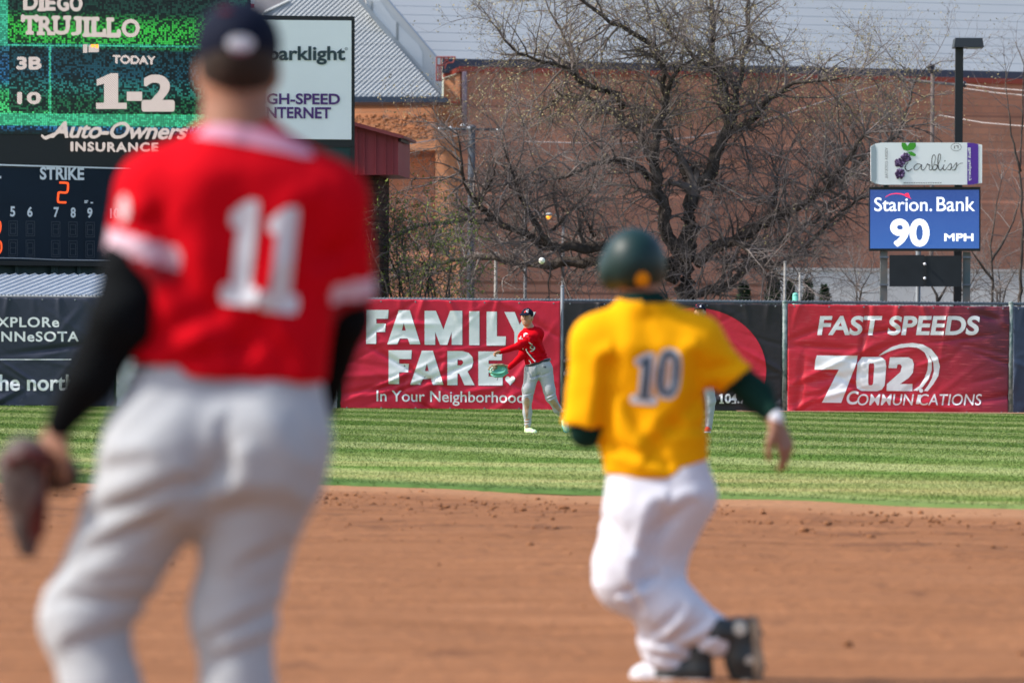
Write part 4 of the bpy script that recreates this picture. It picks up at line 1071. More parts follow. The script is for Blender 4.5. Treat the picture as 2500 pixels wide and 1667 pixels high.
# ================================================================ ARENA AND OTHER BUILDINGS
def brick(name, c1, c2, mortar, zbands=None, scale=1.0):
    m = bpy.data.materials.new(name); m.use_nodes = True
    nt = m.node_tree; b = nt.nodes['Principled BSDF']; b.inputs['Roughness'].default_value = 0.9; b.inputs['Specular IOR Level'].default_value = .15
    tc = nd(nt, 'ShaderNodeTexCoord'); s = nd(nt, 'ShaderNodeSeparateXYZ'); nt.links.new(tc.outputs['Object'], s.inputs[0])
    cx = nd(nt, 'ShaderNodeCombineXYZ'); nt.links.new(math_(nt, 'ADD', s.outputs[0], math_(nt, 'MULTIPLY', s.outputs[1], .6)), cx.inputs[0]); nt.links.new(s.outputs[2], cx.inputs[1])
    bt = nd(nt, 'ShaderNodeTexBrick'); bt.inputs['Scale'].default_value = 1.0
    bt.inputs['Color1'].default_value = c1; bt.inputs['Color2'].default_value = c2; bt.inputs['Mortar'].default_value = mortar
    bt.inputs['Brick Width'].default_value = .6*scale; bt.inputs['Row Height'].default_value = .22*scale; bt.inputs['Mortar Size'].default_value = .02
    nt.links.new(cx.outputs[0], bt.inputs['Vector'])
    nz = nd(nt, 'ShaderNodeTexNoise', i2=.35, i3=6.0); nt.links.new(tc.outputs['Object'], nz.inputs[0])
    g = ramp(nt, nz.outputs['Fac'], [(.3, (.82, .82, .82, 1)), (.7, (1.12, 1.1, 1.08, 1))])
    mx = nt.nodes.new('ShaderNodeMix'); mx.data_type = 'RGBA'; mx.blend_type = 'MULTIPLY'; mx.inputs[0].default_value = 1
    nt.links.new(bt.outputs['Color'], mx.inputs[6]); nt.links.new(g, mx.inputs[7])
    out = mx.outputs[2]
    if zbands:
        z0, z1, stops = zbands
        v = math_(nt, 'DIVIDE', math_(nt, 'SUBTRACT', s.outputs[2], z0), z1 - z0)
        bd = ramp(nt, v, stops, 'CONSTANT')
        m2 = nt.nodes.new('ShaderNodeMix'); m2.data_type = 'RGBA'; m2.blend_type = 'MULTIPLY'; m2.inputs[0].default_value = 1
        nt.links.new(out, m2.inputs[6]); nt.links.new(bd, m2.inputs[7]); out = m2.outputs[2]
    nt.links.new(out, b.inputs['Base Color'])
    bp = nd(nt, 'ShaderNodeBump'); bp.inputs['Distance'].default_value = .02; nt.links.new(bt.outputs['Fac'], bp.inputs['Height']); bp.invert = True
    nt.links.new(bp.outputs[0], b.inputs['Normal'])
    return m
YA = 240.0
AP = Plane(1126, 400, YA, yaw=17)       # the long brick face, running away to the right
OP = Plane(1125, 300, YA, yaw=-30)      # the short face turned to the sun
ar = thing('arena', 'huge brick arena with a grey metal roof filling the background behind the trees', 'arena', (P(1500, 861, 250).x, 250.0, 0))
zt_, z0_ = AP(1300, 170).z, 0.0
def zb(py): return AP(1400, py).z / zt_
g1 = lambda a: (a, a, a, 1)
W1 = (1, 1, 1, 1)
bands = (0.0, zt_, [(0.0, W1), (zb(722), g1(.55)), (zb(716), W1), (zb(696), g1(.5)), (zb(689), W1), (zb(480), (1.45, 1.35, 1.3, 1)), (zb(474), W1), (zb(404), (1.25, 1.15, 1.05, 1)), (zb(384), (.95, .95, .98, 1)),
                    (zb(352), (1.5, 1.4, 1.3, 1)), (zb(346), (1.1, 1.1, 1.05, 1)), (zb(268), (.72, .72, .75, 1)), (zb(262), (1.05, 1.0, .95, 1)), (zb(190), (1.15, 1.0, .92, 1))])
M_BRICK = brick('shaded_brick', (0.54, 0.238, 0.152, 1), (0.48, 0.212, 0.138, 1), (0.46, 0.23, 0.165, 1), bands, 1.4)
M_BRICKLIT = brick('sunlit_brick', (0.47, 0.215, 0.115, 1), (0.41, 0.185, 0.10, 1), (0.40, 0.21, 0.13, 1), None, 1.2)  # same brick in two tones, shade above and sunlight here, put into the colour
M_COPING = mat('red_coping', (0.36, 0.06, 0.035, 1), .5)
M_FASCIA = mat('slate_fascia', (0.045, 0.065, 0.10, 1), .5, .3)
M_ROOF = mat('grey_metal_roof', (0.40, 0.425, 0.45, 1), .5, .4, var=.05, vscale=.15)
M_PALE = mat('pale_metal', (0.62, 0.63, 0.62, 1), .5, .3, var=.05, vscale=.3)
M_RIB = mat('ribbed_white_metal', (0.34, 0.365, 0.385, 1), .45, .4, var=.04, vscale=.3)
# face A
pt = lambda pl, px, py: pl(px, py)
a = AP(1126, 400); b = AP(3200, 400)
away = Vector((0, 14, 0))
mb = MB(); mb.slab([(a.x, a.y, -.1), (b.x, b.y, -.1), (b.x, b.y, zt_), (a.x, a.y, zt_)], away); wl = mb.build('wall', M_BRICK, ar)
mb = MB(); mb.slab([(a.x - .1, a.y, zt_ - .16), (b.x, b.y, zt_ - .16), (b.x, b.y, zt_ + .06), (a.x - .1, a.y, zt_ + .06)], -AP.n * -.0 + AP.n * .12); mb.build('coping', M_COPING, wl)
tdir = (b - a).normalized(); tdir.z = 0
fz0, fz1 = zt_ + .08, zt_ + .40
mb = MB(); a2 = AP(1078, 400, -.35); b2 = AP(3200, 400, -.35)
mb.slab([(a2.x, a2.y, fz0 - .3), (b2.x, b2.y, fz0 - .3), (b2.x, b2.y, fz1), (a2.x, a2.y, fz1)], Vector((0, .4, 0))); mb.build('fascia', M_FASCIA, ar)
# lapped metal roof rising behind the parapet
mb = MB()
z = fz1; back = -.5; step = .385
for i in range(24):
    p0 = AP(840, 400, back); p1 = AP(3300, 400, back)
    lip = .05
    q0 = AP(840, 400, back - .27); q1 = AP(3300, 400, back - .27)
    mb.add([(p0.x, p0.y, z), (p1.x, p1.y, z), (q1.x, q1.y, z + step - .03), (q0.x, q0.y, z + step - .03)], [(0, 1, 2, 3)])
    r0 = AP(840, 400, back - .32); r1 = AP(3300, 400, back - .32)
    mb.add([(q0.x, q0.y, z + step - .03), (q1.x, q1.y, z + step - .03), (r1.x, r1.y, z + step - .03), (r0.x, r0.y, z + step - .03)], [(0, 1, 2, 3)])
    mb.add([(r0.x, r0.y, z + step - .03), (r1.x, r1.y, z + step - .03), (r1.x, r1.y, z + step), (r0.x, r0.y, z + step)], [(0, 1, 2, 3)])
    z += step; back -= .32
rf = mb.build('metal_roof', M_ROOF, ar)
# cut the roof along its raking left verge
bm = bmesh.new(); bm.from_mesh(rf.data)
e0, e1 = P(905, -10, YA + 3), P(1052, 150, YA + 3)
bmesh.ops.bisect_plane(bm, geom=bm.verts[:] + bm.edges[:] + bm.faces[:], plane_co=e0, plane_no=Vector(((e0 - e1).z, 0, -(e0 - e1).x)).normalized(), clear_inner=True, clear_outer=False)
bm.to_mesh(rf.data); bm.free()
# pale verge wall between the two roofs
GP = Plane(1000, 100, YA - .8, yaw=4)
VG = Plane(1000, 100, YA - 1.2, yaw=4)
def poly_slab(name, pl, pts, depth, m, parent, off=0.0):
    mb = MB(); mb.slab([pl(x, y, off) for x, y in pts], -pl.n * depth); return mb.build(name, m, parent)
vw = poly_slab('verge_wall', GP, [(880, -70), (930, -24), (948, 0), (1066, 137), (1079, 141), (1079, 236), (1070, 236), (900, 36)], .6, M_PALE, ar)
poly_slab('verge_panel', GP, [(911, 2), (928, 2), (960, 48), (967, 55), (967, 96), (912, 33)], .04, mat('white_panel', (.72, .74, .74, 1), .5), vw, .03)
poly_slab('verge_panel', GP, [(973, 62), (1022, 110), (1031, 128), (1031, 167), (973, 101)], .04, mat('white_panel', (.72, .74, .74, 1), .5), vw, .03)
poly_slab('verge_edge', GP, [(930, -24), (1067, 137), (1063, 138), (926, -24)], .12, mat('blue_grey_edge', (.36, .43, .55, 1), .5), vw, .06)
poly_slab('barge_board', GP, [(838, -40), (846, -48), (1077, 231), (1068, 236)], .2, mat('barge_grey', (.44, .47, .48, 1), .5), vw, .1)
mb = MB()
for i in range(9):
    for x0, y0 in ((907.5, 4), (970, 55)):
        mb.box(tuple(GP(x0 - 1.6, y0 + i*5 + 2.5, .06)), tuple(GP(x0 + 1.6, y0 + i*5, .0)))
mb.build('louvre', mat('louvre_grey', (.30, .33, .35, 1)), vw)
# ribbed roof of the lower wing: ribs raking down to the left
RP = Plane(800, 150, YA - 1.5, yaw=0, pitch=28)
outline = [(540, 95), (649, 26), (700, 1), (760, -34), (845, -34), (1073, 233), (1073, 237), (540, 237)]
V2, F2 = pxp(outline)
ribs = []
bm = bmesh.new()
vs = [bm.verts.new((x, y, 0)) for x, y in V2]
for q in F2: bm.faces.new([vs[i] for i in q])
dirx, diry = math.cos(R(42)), -math.sin(R(42))          # rib direction in the picture, up to the right
nxp, nyp = -diry, dirx
nxp, nyp = math.sin(R(42)), math.cos(R(42))
per = 8.4
t = -600.0
while t < 1100:
    for fr_, hh in ((0, 0), (.28, 1), (.5, 1), (.78, 0)):
        tt = t + fr_*per
        co = (700 + nxp*tt, 100 + nyp*tt, 0)
        bmesh.ops.bisect_plane(bm, geom=bm.verts[:] + bm.edges[:] + bm.faces[:], plane_co=co, plane_no=(nxp, nyp, 0))
    t += per
for v_ in bm.verts:
    tt = ((v_.co.x - 700)*nxp + (v_.co.y - 100)*nyp + 600) / per
    fr_ = tt - math.floor(tt + 1e-6)
    up = 1.0 if .2 < fr_ < .6 else 0.0
    p = RP(v_.co.x, v_.co.y, .035*up)
    v_.co = p
me = bpy.data.meshes.new('wing_roof'); bm.to_mesh(me); bm.free()
wr_ = link('wing_roof', me, M_RIB, ar)
lay('roof_seam', [rect(540, y, 1070, y + 1.0) for y in (72, 103, 134, 165, 195, 226)], lambda x, y: RP(x, y, .08) if x < 0 else RP(min(x, 845 + (y + 34)*.845), y, .082), mat('seam_grey', (.33, .37, .40, 1)), wr_)
poly_slab('ridge_cap', RP, [(640, 34), (649, 25), (703, -1), (706, 2)], .1, M_PALE, wr_, .12)
EP = Plane(1000, 245, YA - 4.0, yaw=0)
poly_slab('gutter', EP, [(540, 236), (1082, 236), (1092, 240), (1096, 248), (1080, 250), (540, 250)], 3.0, M_FASCIA, ar)
RB = Plane(700, 0, YA + 16, yaw=0)
poly_slab('rear_roof', RB, [(300, -90), (980, -90), (980, 70), (300, 70)], 1.0, M_ROOF, ar)
# lower wing walls facing the sun
c = OP(1124, 300); d = OP(300, 300)
zt2_, zb2_ = OP(1000, 252).z, OP(1000, 368).z
mb = MB(); mb.slab([(d.x, d.y, zb2_), (c.x, c.y, zb2_), (c.x, c.y, zt2_), (d.x, d.y, zt2_)], -OP.n * 3.0); lw = mb.build('wing_wall', M_BRICKLIT, ar)
mb = MB(); mb.slab([(d.x, d.y, zt2_ - .05), (c.x, c.y, zt2_ - .05), (c.x, c.y, zt2_ + .04), (d.x, d.y, zt2_ + .04)], OP.n * .1); mb.build('coping', M_COPING, lw)
# rough split-face course in the middle of the wing wall
rs = np.random.RandomState(5); mb = MB()
ux = (c - d); ux.z = 0; Lw = ux.length; ux.normalize()
zA, zB = OP(1000, 281).z, OP(1000, 338).z
for i in range(900):
    s_ = Lw - rs.uniform(0, 8.5); zz = rs.uniform(zB, zA); w_ = rs.uniform(.05, .2); h_ = rs.uniform(.03, .07); dp = rs.uniform(.01, .06)
    p = Vector((d.x, d.y, 0)) + ux*s_
    mb.slab([(p.x, p.y, zz), (p.x + ux.x*w_, p.y + ux.y*w_, zz), (p.x + ux.x*w_, p.y + ux.y*w_, zz + h_), (p.x, p.y, zz + h_)], OP.n * dp)
mb.build('split_face_course', M_BRICKLIT, lw)
# recessed wall below, in the overhang's own shade
c3 = OP(1060, 500, -2.6); d3 = OP(300, 500, -2.6)
mb = MB(); mb.slab([(d3.x, d3.y, -.1), (c3.x, c3.y, -.1), (c3.x, c3.y, zb2_), (d3.x, d3.y, zb2_)], -OP.n*2); mb.build('recess_wall', M_BRICK, ar)
c4_ = OP(1124, 500, -.1); d4 = OP(1062, 500, -.1)
mb = MB(); mb.slab([(d4.x, d4.y, -.1), (c4_.x, c4_.y, -.1), (c4_.x, c4_.y, zb2_ - .004), (d4.x, d4.y, zb2_ - .004)], -OP.n*2.5); mb.build('pier', M_BRICKLIT, ar)
# upper return of the tall block, in the sun
c5_ = OP(1124, 200, -.02); d5 = OP(1083, 200, -.02)
ztr = OP(1100, 172).z
mb = MB(); mb.slab([(d5.x, d5.y, zt2_ + .045), (c5_.x, c5_.y, zt2_ + .045), (c5_.x, c5_.y, zt_ - .2), (d5.x, d5.y, zt_ - .42)], -OP.n*2.0); up_ = mb.build('return_wall', M_BRICKLIT, ar)
mb = MB(); mb.slab([(d5.x, d5.y, zt_ - .40), (c5_.x, c5_.y, zt_ - .18), (c5_.x, c5_.y, zt_ + .05), (d5.x, d5.y, zt_ - .25)], OP.n*.08); mb.build('coping', M_COPING, up_)
# red railing and cage ladder at the roof corner
RL = Plane(1085, 150, YA - 2.2, yaw=0)
mb = MB()
for L in ([(1066, 140), (1112, 140)], [(1066, 160), (1086, 160)], [(1064, 197), (1080, 197)], [(1066, 140), (1066, 197)], [(1077, 140), (1077, 197)], [(1112, 140), (1106, 153), (1090, 156), (1086, 168)], [(1080, 140), (1098, 154)], [(1098, 140), (1082, 156)], [(1072, 160), (1072, 197)]):
    mb.tube([RL(*p) for p in L], .035, 5)
mb.build('railing', mat('red_rail', (.28, .06, .05, 1), .5), ar)
mb = MB(); x = AP(1134, 300, .1); mb.tube([AP(1134, 175, .1), AP(1134, 330, .1)], .11, 8); mb.build('downpipe', mat('downpipe_grey', (.30, .22, .24, 1), .5), ar, True)

# maroon metal building beside the scoreboard
YM = 127.0
MP = Plane(900, 380, YM, yaw=-4)
mm = thing('metal_shed', 'maroon ribbed metal press box on a brick base beside the advertising sign', 'building', tuple(MP(900, 861).xy) + (0,))
M_MAROON = mat('maroon_metal', (0.32, 0.052, 0.062, 1), .45, .35, var=.06, vscale=1)
wl2 = poly_slab('wall', MP, [(700, 262), (868, 306), (972, 334), (972, 427), (700, 429)], 3.0, M_MAROON, mm)
mb = MB()
for x in (780, 812, 842, 872, 889, 917, 941, 958):
    y0 = 306 + (x - 868)*.27 + 4
    mb.slab([MP(x - 1.3, y0, .0), MP(x + 1.3, y0, .0), MP(x + 1.3, 426, .0), MP(x - 1.3, 426, .0)], MP.n*.035)
mb.build('standing_seam', M_MAROON, wl2)
rfm = poly_slab('roof', MP, [(700, 253), (868, 299), (985, 331), (985, 337), (974, 337), (868, 308), (700, 264)], 3.3, mat('maroon_roof', (.20, .045, .05, 1), .4, .4), mm, .25)
mb = MB(); mb.slab([MP(975, 338, .02), MP(979, 338, .02), MP(979, 345, .02), MP(975, 345, .02)], -MP.n*2); mb.build('eave_bracket', M_BLACKMETAL, mm)
poly_slab('base', MP, [(700, 430), (926, 430), (926, 760), (700, 760)], 2.4, brick('dark_brick', (.10, .045, .035, 1), (.08, .04, .03, 1), (.05, .03, .025, 1), None, .6), mm, -.3)

# long white wall beyond the car park on the right
YW = 205.0
wlb = thing('white_wall', 'long low white wall at the foot of the brick arena', 'wall', (P(2300, 861, YW).x, YW, 0))
a = P(1885, 660, YW); b = P(3000, 662, YW)
mb = MB(); mb.box((a.x, YW, -.1), (b.x, YW + .4, a.z)); mb.build('wall_face', mat('white_plaster', (.58, .56, .54, 1), .8, var=.08, vscale=.5, bump=.01, bscale=3), wlb)
mb = MB(); mb.box((a.x - .05, YW - .06, a.z + .002), (b.x, YW + .46, a.z + .1)); mb.build('coping', mat('wall_cap', (.45, .42, .40, 1)), wlb)

# ================================================================ POLES, LAMPS, WIRES
M_POLEGREY = mat('pole_grey', (.24, .255, .275, 1), .55, .3, vscale=16, col2=(.08, .08, .085, 1), stretch=(1, 1, 1))
M_POLEWHITE = mat('pole_white', (.36, .35, .33, 1), .6, .3, vscale=14, col2=(.14, .13, .12, 1))
M_POLEBLUE = mat('pole_blue_grey', (.065, .075, .09, 1), .7, .1, var=.3, vscale=3)
def pole(label, px, ytop, Y, r, m, group=None, arm=None, name='pole'):
    p = P(px, 861, Y); q = P(px, ytop, Y)
    t = thing(name, label, name.replace('_', ' '), (p.x, Y, 0), group)
    mb = MB(); mb.tube([(p.x, Y, -.1), (p.x, Y, q.z)], [r*1.15, r], 10); mb.build('shaft', m, t, True)
    mb = MB(); mb.ball((p.x, Y, q.z), (r*1.3, r*1.3, r*.8)); mb.build('cap', m, t, True)
    return t, Vector((p.x, Y, q.z))
G_P = 'thin poles standing behind the outfield fence'
pole('speckled white pole behind the fence, leftmost and shortest of the thin poles there', 1209, 618, 139, .042, M_POLEWHITE, G_P)
pole('tall thin grey pole behind the fence between the white pole and the amber street lamp', 1281, 505, 139, .038, M_POLEGREY, G_P)
pole('cream pole behind the fence, left of the small mint-green marker', 1915, 640, 126, .030, M_POLEWHITE, G_P)
pole('short pale pole behind the fence, just right of the mint-green marker', 1952, 668, 126, .03, M_POLEWHITE, G_P)
t, q = pole('slender street lamp with an arm and a glowing amber lens among the branches', 1373, 545, 139, .036, M_POLEGREY, None, name='street_lamp')
mb = MB(); e = P(1352, 526, 139); mb.tube([q, q + Vector((0, 0, .1)), P(1366, 528, 139), e], .03, 8); mb.build('arm', M_POLEGREY, t, True)
mb = MB(); mb.ball(P(1340, 524, 139), (.085, .1, .05)); hd = mb.build('lamp_head', mat('lamp_hood', (.5, .52, .52, 1), .4), t, True)
mb = MB(); mb.ball(P(1340, 531, 139), (.07, .08, .05)); mb.build('lens', mat('amber_glow', (1.0, .36, .03, 1), emit=1.3), hd, True)
# floodlight mast in the car park with four heads
t, q = pole('dark blue-grey light mast with four small white heads in front of the sunlit brick corner', 1148, 312, 200, .13, M_POLEBLUE, None, name='light_mast')
mb = MB(); mb.tube([P(1070, 315, 200), P(1222, 317, 200)], .05, 6); mb.build('cross_arm', M_POLEBLUE, t, True)
for px, py in ((1074, 314), (1099, 312), (1130, 306), (1144, 313), (1218, 317)):
    mb = MB(); mb.ball(P(px, py, 199.8), (.085, .085, .045)); mb.build('lamp_head', mat('lamp_head_white', (.7, .74, .78, 1), .4), t, True)
p = P(1118, 512, 190)
# utility pole with its wires
t, q = pole('wooden utility pole with insulators above the bare branches near the black lamp post', 2272, 162, 210, .075, mat('pole_wood', (.15, .12, .11, 1), .9, .1, var=.2, vscale=4), None, name='utility_pole')
mb = MB(); mb.tube([P(2200, 194, 210), P(2360, 210, 210)], .06, 6); mb.build('cross_arm', mat('arm_wood', (.2, .18, .17, 1), .9), t)
mb = MB()
for px, py in ((2200, 191), (2272, 163), (2354, 206), (2274, 172)): mb.ball(P(px, py, 209.9), (.09, .09, .12))
mb.build('insulator', mat('insulator_black', (.03, .03, .04, 1), .3), t, True)
def wire(label, pts, r=.018):
    mb = MB(); mb.tube([P(*p) for p in pts], r, 5)
    o = mb.build('overhead_wire', mat('wire_pale', (.42, .38, .37, 1), .5), None, True); tag(o, label, 'wire', 'overhead wires')
wire('uppermost pale overhead wire running right from the utility pole', [(2354, 206, 210), (2430, 216, 206), (2520, 223, 202), (2700, 225, 195)])
wire('pale overhead wire just below the top one, right of the lamp post', [(2354, 216, 210), (2430, 227, 206), (2520, 235, 202), (2700, 238, 195)])
wire('lower pale overhead wire running right across the reddish wall band', [(2290, 281, 212), (2400, 300, 208), (2520, 310, 204), (2700, 316, 198)])
wire('pale overhead wire sloping left from the utility pole into the tree', [(2200, 192, 210), (2060, 232, 208), (1900, 285, 206), (1700, 335, 204), (1500, 352, 203), (1280, 346, 202)])
wire('pale overhead wire in front of the sunlit brick wing, rising to the right', [(905, 385, 160), (1000, 352, 170), (1080, 338, 185), (1150, 325, 199)], .014)
# mint marker post behind the fence
p = P(1941, 861, 124)
t = thing('marker_post', 'mint-green marker post peeping over the fence between two pale poles', 'marker', (p.x, 124, 0))
mb = MB(); mb.tube([(p.x, 124, -.1), (p.x, 124, P(1941, 722, 124).z)], .065, 12); mb.build('shaft', mat('mint', (.16, .55, .44, 1), .5), t, True)
mb = MB(); mb.ball((p.x, 124, P(1941, 720, 124).z), (.066, .066, .05)); mb.build('cap', mat('mint_cap', (.2, .6, .5, 1), .5), t, True)
# flag at the top edge
p = P(548, 861, 150)
t = thing('flag', 'red and white striped flag on a pole above the scoreboard', 'flag', (p.x, 150, 0))
mb = MB(); mb.tube([(p.x, 150, -.1), (p.x, 150, P(548, -160, 150).z)], .05, 8); mb.build('flagpole', M_GALV, t, True)
A, B = P(550, -130, 150), P(620, 14, 150)
v = []; f = []
for i in range(25):
    for j in range(14):
        u, w_ = i/24, j/13
        v.append((A.x + (B.x - A.x)*u, 150 - .12*math.sin(u*9 + w_*1.3)*u, A.z + (B.z - A.z)*w_ - .1*u*u + .03*math.sin(u*7)))
mi = []
for i in range(24):
    for j in range(13):
        f.append((i*14+j, (i+1)*14+j, (i+1)*14+j+1, i*14+j+1)); mi.append(2 if (j < 7 and i < 10) else (j % 2))
link('cloth', mesh_np('cloth', v, f, mi), [mat('flag_red', (.45, .02, .04, 1)), mat('flag_white', (.65, .65, .66, 1)), mat('flag_blue', (.03, .04, .16, 1))], t, True)

# ================================================================ TREES
def resample(pts, step):
    out = [pts[0]]
    for a, b in zip(pts[:-1], pts[1:]):
        n = max(1, int((b[0] - a[0]).length / step))
        for i in range(1, n + 1):
            t = i / n
            out.append((a[0].lerp(b[0], t), a[1] + (b[1] - a[1])*t))
    return out
class Twigs:
    def __init__(s, seed): s.rs = random.Random(seed); s.V = []; s.F = []; s.n = 0; s.tips = []
    def tube(s, pts, rad, sides):
        m = len(pts)
        P_ = np.array([tuple(p) for p in pts]); t = np.gradient(P_, axis=0); t /= np.maximum(np.linalg.norm(t, axis=1, keepdims=True), 1e-9)
        up = np.array([.31, .87, .38]); a = np.cross(t, up); a /= np.maximum(np.linalg.norm(a, axis=1, keepdims=True), 1e-9); b = np.cross(a, t)
        w = np.arange(sides)*2*math.pi/sides
        r = np.array(rad)[:, None, None]
        V = P_[:, None, :] + r*(a[:, None, :]*np.cos(w)[None, :, None] + b[:, None, :]*np.sin(w)[None, :, None])
        s.V.append(V.reshape(-1, 3))
        i = np.arange(m - 1)[:, None]; k = np.arange(sides)[None, :]; k2 = (k + 1) % sides
        F = np.stack([i*sides + k, i*sides + k2, (i+1)*sides + k2, (i+1)*sides + k], -1).reshape(-1, 4) + s.n
        s.F.append(F); s.n += m*sides
    def grow(s, p, d, L, r, lvl, maxl, droop, dens):
        rs = s.rs
        n = 5 if lvl < maxl else 4
        pts = [p.copy()]; q = p.copy(); dd = d.copy()
        bend = Vector((rs.gauss(0, .15), rs.gauss(0, .15), rs.gauss(0, .15)))
        for i in range(n):
            dd = (dd + bend + Vector((rs.gauss(0, .17), rs.gauss(0, .17), rs.gauss(0, .17) + droop))).normalized()
            q = q + dd * (L / n); pts.append(q.copy())
        s.tube(pts, [r * (1 - .75*i/n) for i in range(n + 1)], 5 if lvl == 1 else 3)
        if lvl >= maxl:
            s.tips.append((pts[-1], dd)); s.tips.append((pts[-2], dd)); return
        k = max(2, int(dens[lvl] * L * rs.uniform(.8, 1.25)))
        for _ in range(k):
            t = rs.uniform(.18, 1.0); i = min(n - 1, int(t*n)); a = pts[i].lerp(pts[i+1], t*n - i)
            ax = (pts[i+1] - pts[i]).normalized()
            perp = Vector((rs.gauss(0, 1), rs.gauss(0, 1), rs.gauss(0, 1))); perp -= ax*perp.dot(ax)
            if perp.length < 1e-3: continue
            nd_ = (ax*rs.uniform(.35, .9) + perp.normalized()*rs.uniform(.5, .9)).normalized()
            s.grow(a, nd_, L * rs.uniform(.32, .6), max(r*.5*(1 - .4*t), .0028), lvl + 1, maxl, droop, dens)
    def mesh(s, name):
        return mesh_np(name, np.vstack(s.V), np.vstack(s.F))
M_BARK = mat('dark_bark', (.042, .035, .030, 1), .95, .05, vscale=5, col2=(.125, .104, .090, 1), bump=.06, bscale=11, stretch=(1, 1, .4))
M_TWIG = mat('grey_twig', (.105, .086, .078, 1), .9, .1, vscale=1.2, col2=(.26, .222, .205, 1))
M_BUD = mat('spring_bud', (.30, .25, .11, 1), .7, .2, vscale=3, col2=(.42, .36, .20, 1))
M_GREENBUD = mat('green_bud', (.10, .17, .025, 1), .7, .2, vscale=2, col2=(.20, .24, .05, 1))
def leaves(name, spots, size, m, parent, seed):
    rs = np.random.RandomState(seed)
    N = len(spots)
    c = np.array(spots); a = rs.normal(size=(N, 3)); a /= np.linalg.norm(a, axis=1, keepdims=True)
    b = np.cross(a, rs.normal(size=(N, 3))); b /= np.linalg.norm(b, axis=1, keepdims=True)
    s = rs.uniform(.6, 1.3, (N, 1)) * size
    V = np.stack([c - a*s, c + b*s*.45, c + a*s, c - b*s*.45], 1).reshape(-1, 3)
    return link(name, mesh_np(name, V, np.arange(N*4).reshape(-1, 4)), m, parent)
def limb_tree(label, Y, limbs, seed, group=None, twig_dens=1.2, first=(1.0, 2.5), dens=(0, 4.5, 5.5, 0), droop=.02, bud=None, name='tree', spread=2.5, r1=.030, m_bark=None, m_twig=None, bud_frac=.3, bud_size=.035, seg=.22, maxl=3, extra=None, thick=1.0):
    rs = random.Random(seed)
    base = P(limbs[0][0][0][0], 861, Y)
    t = thing(name, label, 'tree', (base.x, Y, 0), group)
    mb = MB(); tw = Twigs(seed)
    for li, (pts, r0, r1_, dy) in enumerate(limbs):
        n = len(pts); q = []
        for i, (px, py) in enumerate(pts):
            u = i / max(1, n - 1)
            q.append((P(px, py, Y + dy[0] + (dy[1] - dy[0])*u), r0 + (r1_ - r0)*u))
        q = resample(q, seg)
        rr = [p[1] * rs.uniform(.9, 1.12) for p in q]
        pp = []
        for i, p in enumerate(q):
            jit = .0 if i in (0, len(q) - 1) else min(.05, p[1]*.4)
            pp.append(p[0] + Vector((rs.gauss(0, jit), rs.gauss(0, jit), rs.gauss(0, jit))))
        mb.tube(pp, [x * thick for x in rr], 8 if r0 > .1 else 6)
        for i in range(1, len(pp)):
            if q[i][1] > .26: continue
            k = twig_dens * rs.uniform(.4, 1.6)
            k = int(k) + (rs.random() < k - int(k))
            for _ in range(k):
                ax = (pp[i] - pp[i-1]).normalized()
                perp = Vector((rs.gauss(0, 1), rs.gauss(0, 1), rs.gauss(.25, 1))); perp -= ax*perp.dot(ax)
                d = (ax*rs.uniform(.2, .9) + perp.normalized()).normalized()
                tw.grow(pp[i], d, rs.uniform(*first), min(r1, q[i][1]*.55), 1, maxl, droop, dens)
        e = (pp[-1] - pp[-2]).normalized()
        for _ in range(5):
            tw.grow(pp[-1], (e + Vector((rs.gauss(0, .45), rs.gauss(0, .45), rs.gauss(0, .45)))).normalized(), rs.uniform(*first), max(r1_*.7, .01), 1, maxl, droop, dens)
    trunk = mb.build('trunk', m_bark or M_BARK, t, True)
    crown = link('crown', tw.mesh('crown'), m_twig or M_TWIG, t)
    if bud:
        sp = [tuple(p + d*rs.uniform(-.1, .1) + Vector((rs.gauss(0, .03), rs.gauss(0, .03), rs.gauss(0, .03)))) for p, d in tw.tips for _ in range(2) if rs.random() < bud_frac and (extra is None or extra(p))]
        if sp: leaves('buds', sp, bud_size, bud, crown, seed)
    return t
def c3(L): return [(1200 + x/2.0633, y/2.0633) for x, y in L]
def c2(L): return [(600 + x/2.24, y/2.24) for x, y in L]
